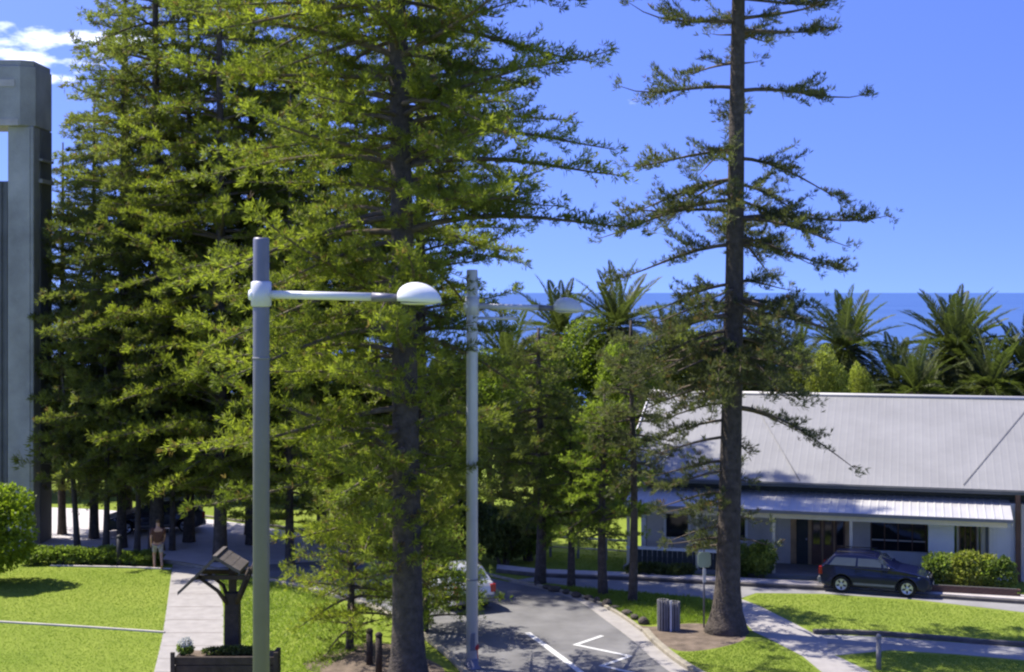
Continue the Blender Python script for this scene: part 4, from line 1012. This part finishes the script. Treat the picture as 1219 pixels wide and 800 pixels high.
    panel('rear_window', gb_[0][0]+.08*dxr/dzr, 1.05, gt[0][0]-.05*dxr/dzr, gt[0][1]-.05, hw*.80, hw*.70, M['car_glass'], (-dzr, 0, dxr))
    # bumpers, lamps, grille, plates
    MB().prism([(f-.16, .26), (f+.02, .30), (f+.05, .42), (f+.03, .52), (f-.16, .54)], a=-hw*.86, b=hw*.86).build('front_bumper', paint, r, bevel=.02)
    MB().prism([(-f+.16, .30), (-f-.02, .32), (-f-.06, .44), (-f-.03, .55), (-f+.16, .56)], a=-hw*.88, b=hw*.88).build('rear_bumper', M['bumper_grey'], r, bevel=.02)
    MB().box((f-.06, -.38, .58), (f+.004, .38, .70)).build('grille', M['plastic'], r)
    for s in (-1, 1):
        MB().hexa([(f-.30, s*hw*.50, .58), (f-.02, s*hw*.45, .58), (f-.10, s*hw*.86, .58), (f-.36, s*hw*.95, .60), (f-.36, s*hw*.50, .755), (f-.10, s*hw*.45, .735), (f-.20, s*hw*.86, .735), (f-.44, s*hw*.945, .75)]).build('headlight', M['headlight'], r)
        MB().box((-f-.005, s*hw*.80-.10, .64), (-f+.12, s*hw*.80+.10, .92)).build('taillight', M['taillight'], r, bevel=.015)
    MB().box((f+.05, -.19, .40), (f+.062, .19, .49)).build('number_plate', M['plate'], r); MB().box((-f-.012, -.19, .66), (-f-.001, .19, .76)).build('number_plate', M['plate'], r)
    for s in (-1, 1):
        MB().tube([(-1.35, s*hw*.66, H_+.06), (.0, s*hw*.66, H_+.06)], .018, 6).build('roof_rail', M['plastic'], r)
        for xw in (-wb, wb):
            w = empty('wheel', (xw, s*(hw-.13), wr), 0); w.parent = r
            def cyl(nm, prof, m):
                mbb = MB().lathe(prof, 24); o = mbb.build(nm, m, w); o.rotation_euler = (-s*math.pi/2, 0, 0); return o
            cyl('tyre', [(.20, -.10), (.30, -.10), (wr, -.06), (wr, .06), (.30, .10), (.21, .10), (.205, .06)], M['tyre'])
            cyl('rim', [(.03, .02), (.205, .055), (.208, .095), (.19, .098), (.175, .075), (.06, .085), (.03, .095)], M['alloy'])
            for k in range(5):
                q = 2*math.pi*k/5 + .3; o = MB().box((.07, -.028, .0), (.175, .028, .012)).build('rim_slot', M['plastic'], w); o.rotation_euler = (-s*math.pi/2, q if s < 0 else q, 0); 
                o.matrix_local = Matrix.Rotation(-s*math.pi/2, 4, 'X') @ Matrix.Rotation(q + .63, 4, 'Z') @ Matrix.Translation((0, 0, .080))
    # dark wheel-well liners and floor
    MB().box((-f+.25, -hw*.80, .24), (f-.3, hw*.80, .50)).build('underbody', M['plastic'], r)
    return r
cw = G(1004, 706.5); cf = G(1089, 712)
mid = ((cw[0]+cf[0])/2 + .1, (cw[1]+cf[1])/2 + .78, .008)
car('parked_car', mid, math.atan2(cf[1]-cw[1], cf[0]-cw[0]) - .03, M['car_blue'], 'dark blue station wagon parked in front of the verandah', 3.95, 1.66, 1.42)
car('parked_car', (-2.2, 50.9, .008), math.radians(117), M['car_silver'], 'silver car half hidden by pine branches at the road bend', 4.2, 1.70, 1.44, wagon=False)
b = G(160, 649); car('parked_car', (b[0], b[1]+3.6, .012), math.radians(196), M['car_black'], 'dark car in the sunlit street behind the pine trunks', 4.4, 1.74, 1.46)

# ------------------------------------------------------------------ person walking by the path end
def skin_mesh(name, verts, edges, root=0, sub=2):
    me = bpy.data.meshes.new(name); me.from_pydata([v[:3] for v in verts], edges, []); me.update()
    return me, [v[3:] for v in verts]
def skin_obj(name, verts, edges, m, parent, sub=2):
    me, rad = skin_mesh(name, verts, edges); o = link(name, me, m, parent)
    o.modifiers.new('skin', 'SKIN'); 
    if not me.skin_vertices: me.attributes  # layer is made by the modifier below
    bm = bmesh.new(); bm.from_mesh(me); lay = bm.verts.layers.skin.verify()
    for v, r_ in zip(bm.verts, rad): v[lay].radius = (r_[0], r_[1] if len(r_) > 1 else r_[0]); v[lay].use_root = (v.index == 0)
    bm.to_mesh(me); bm.free()
    s = o.modifiers.new('sub', 'SUBSURF'); s.levels = sub; s.render_levels = sub
    return o
b = G(188, 677)
P = empty('person', (b[0], b[1], 0), math.radians(200), 'person in rust shirt and pale shorts walking near the path end', 'person'); P.scale = (1.10,)*3
bv = [(0, 0, .95, .15, .11), (0, .0, 1.15, .14, .10), (0, .01, 1.36, .17, .10), (0, .0, 1.50, .06, .06), (0, -.01, 1.60, .075, .09), (0, -.01, 1.72, .07, .085),
      (.10, -.02, .88, .085), (.11, -.16, .50, .06), (.11, -.06, .10, .042), (.11, -.22, .04, .04), (-.10, .02, .88, .085), (-.11, .10, .50, .06), (-.11, .30, .14, .042), (-.11, .20, .04, .04),
      (.20, .0, 1.42, .055), (.25, .07, 1.15, .042), (.24, -.04, .92, .032), (.24, -.08, .84, .03), (-.20, .0, 1.42, .055), (-.25, -.05, 1.15, .042), (-.23, -.20, .95, .032), (-.23, -.26, .88, .03)]
be = [(0, 1), (1, 2), (2, 3), (3, 4), (4, 5), (0, 6), (6, 7), (7, 8), (8, 9), (0, 10), (10, 11), (11, 12), (12, 13), (2, 14), (14, 15), (15, 16), (16, 17), (2, 18), (18, 19), (19, 20), (20, 21)]
skin_obj('body', bv, be, M['skin'], P)
skin_obj('shirt', [(0, 0, .90, .195, .155), (0, 0, 1.12, .185, .14), (0, .01, 1.38, .19, .125), (.20, 0, 1.43, .08), (.245, .05, 1.22, .066), (-.20, 0, 1.43, .08), (-.245, -.035, 1.22, .066)], [(0, 1), (1, 2), (2, 3), (3, 4), (2, 5), (5, 6)], M['shirt'], P)
skin_obj('shorts', [(0, 0, .97, .18, .14), (.10, -.02, .86, .115), (.11, -.13, .56, .09), (-.10, .02, .86, .115), (-.11, .085, .56, .09)], [(0, 1), (1, 2), (0, 3), (3, 4)], M['shorts'], P)
skin_obj('hair', [(0, .03, 1.64, .07, .07), (0, .02, 1.74, .078, .085), (0, -.03, 1.77, .06, .06)], [(0, 1), (1, 2)], M['hair'], P)
for s in (-1, 1):
    MB().lathe([(.004, -.008), (.011, 0), (.004, .008)], 8).build('eye', M['plastic'], P, (s*.030, -.098, 1.665))
    for k in range(4):
        hx, hy, hz0 = (.24, -.08, .84) if s > 0 else (-.23, -.26, .88)
        MB().tube([(hx, hy + .022*(k-1.5), hz0), (hx + .005*s, hy + .022*(k-1.5) - .015, hz0 - .05), (hx - .01*s, hy + .02*(k-1.5) - .03, hz0 - .085 + .008*abs(k-1.5))], [.010, .009, .007], 6).build('finger', M['skin'], P)
    MB().tube([(hx, hy-.03, hz0+.04), (hx, hy-.06, hz0+.0), (hx, hy-.06, hz0-.035)], [.011, .010, .008], 6).build('thumb', M['skin'], P)
MB().tube([(0, -.10, 1.66), (0, -.122, 1.635), (0, -.105, 1.625)], [.008, .014, .010], 6).build('nose', M['skin'], P)

# ------------------------------------------------------------------ grass: short blades over the lawns in view
def in_poly(px, py, poly):
    c = np.zeros(len(px), bool); n = len(poly)
    for i in range(n):
        x0, y0 = poly[i][:2]; x1, y1 = poly[(i+1) % n][:2]
        if y0 == y1: continue
        cond = ((y0 > py) != (y1 > py)) & (px < (x1-x0)*(py-y0)/(y1-y0) + x0); c ^= cond
    return c
def lawn_blades(name, poly, n, label, seed, hmin=.018, hmax=.036, holes=()):
    rng = np.random.default_rng(seed); poly = [p[:2] for p in poly]; xs = [p[0] for p in poly]; ys = [p[1] for p in poly]
    px = rng.uniform(min(xs), max(xs), n*2); py = rng.uniform(min(ys), max(ys), n*2); ok = in_poly(px, py, poly)
    for h in holes: ok &= ~in_poly(px, py, [q[:2] for q in h])
    px, py = px[ok][:n], py[ok][:n]; n = len(px)
    patch = .5 + .2*np.sin(px*.55 + np.sin(py*.6)*2)*np.cos(py*.7 + px*.3) + .12*np.sin(px*1.7 + py*.9)
    h = rng.uniform(hmin, hmax, n)
    V, T = blades(np.stack([px, py, np.zeros(n)], 1), np.tile([0., 0., 1.], (n, 1)), h, np.full(n, .011), np.clip(patch + rng.normal(0, .05, n), .12, 1), 3, rng, .9)
    me = quads_mesh(name, V, T); o = link(name, me, M['grass_blade']); tag(o, label, 'grass', kind='stuff'); return o
Gq = lambda pts: [G(*p) for p in pts]
lawn_blades('grass', Gq([(-10, 805), (182, 805), (195, 755), (201, 700), (204, 679), (60, 676), (-10, 672)]), 20000, 'sunlit mown grass left of the pinkish path', 1)
lawn_blades('grass', Gq([(270, 805), (266, 720), (258, 682), (330, 690), (430, 730), (440, 765), (380, 800), (390, 815), (330, 805)]), 9000, 'rough sunlit grass between shelter and thick pine', 2, .06, .16)
lawn_blades('grass', Gq([(905, 707), (980, 709), (1090, 716), (1219, 731), (1225, 768), (1140, 762), (1060, 756), (1000, 753), (970, 752), (940, 736), (910, 722), (890, 713)]), 12000, 'bright lawn between the car and the driveway', 3)
lawn_blades('grass', Gq([(1046, 776), (1140, 781), (1225, 788), (1225, 830), (1110, 830), (1040, 797), (1010, 784)]), 10000, 'lawn below the driveway with the grey bollard', 4)
lawn_blades('grass', Gq([(800, 778), (850, 774), (885, 764), (915, 764), (953, 783), (985, 808), (1000, 830), (880, 840), (840, 804)]), 10000, 'shaded lawn at the foot of the flared pine', 5)
lawn_blades('grass', Gq([(655, 699), (700, 702), (760, 707), (830, 713), (862, 719), (850, 745), (830, 741), (775, 744), (740, 731), (705, 714)]), 9000, 'long grass on the traffic island under the young pines', 6, .08, .2)
lawn_blades('grass', Gq([(640, 679), (742, 683), (742, 664), (640, 655)]), 6000, 'small lawn behind the rail fence', 7)
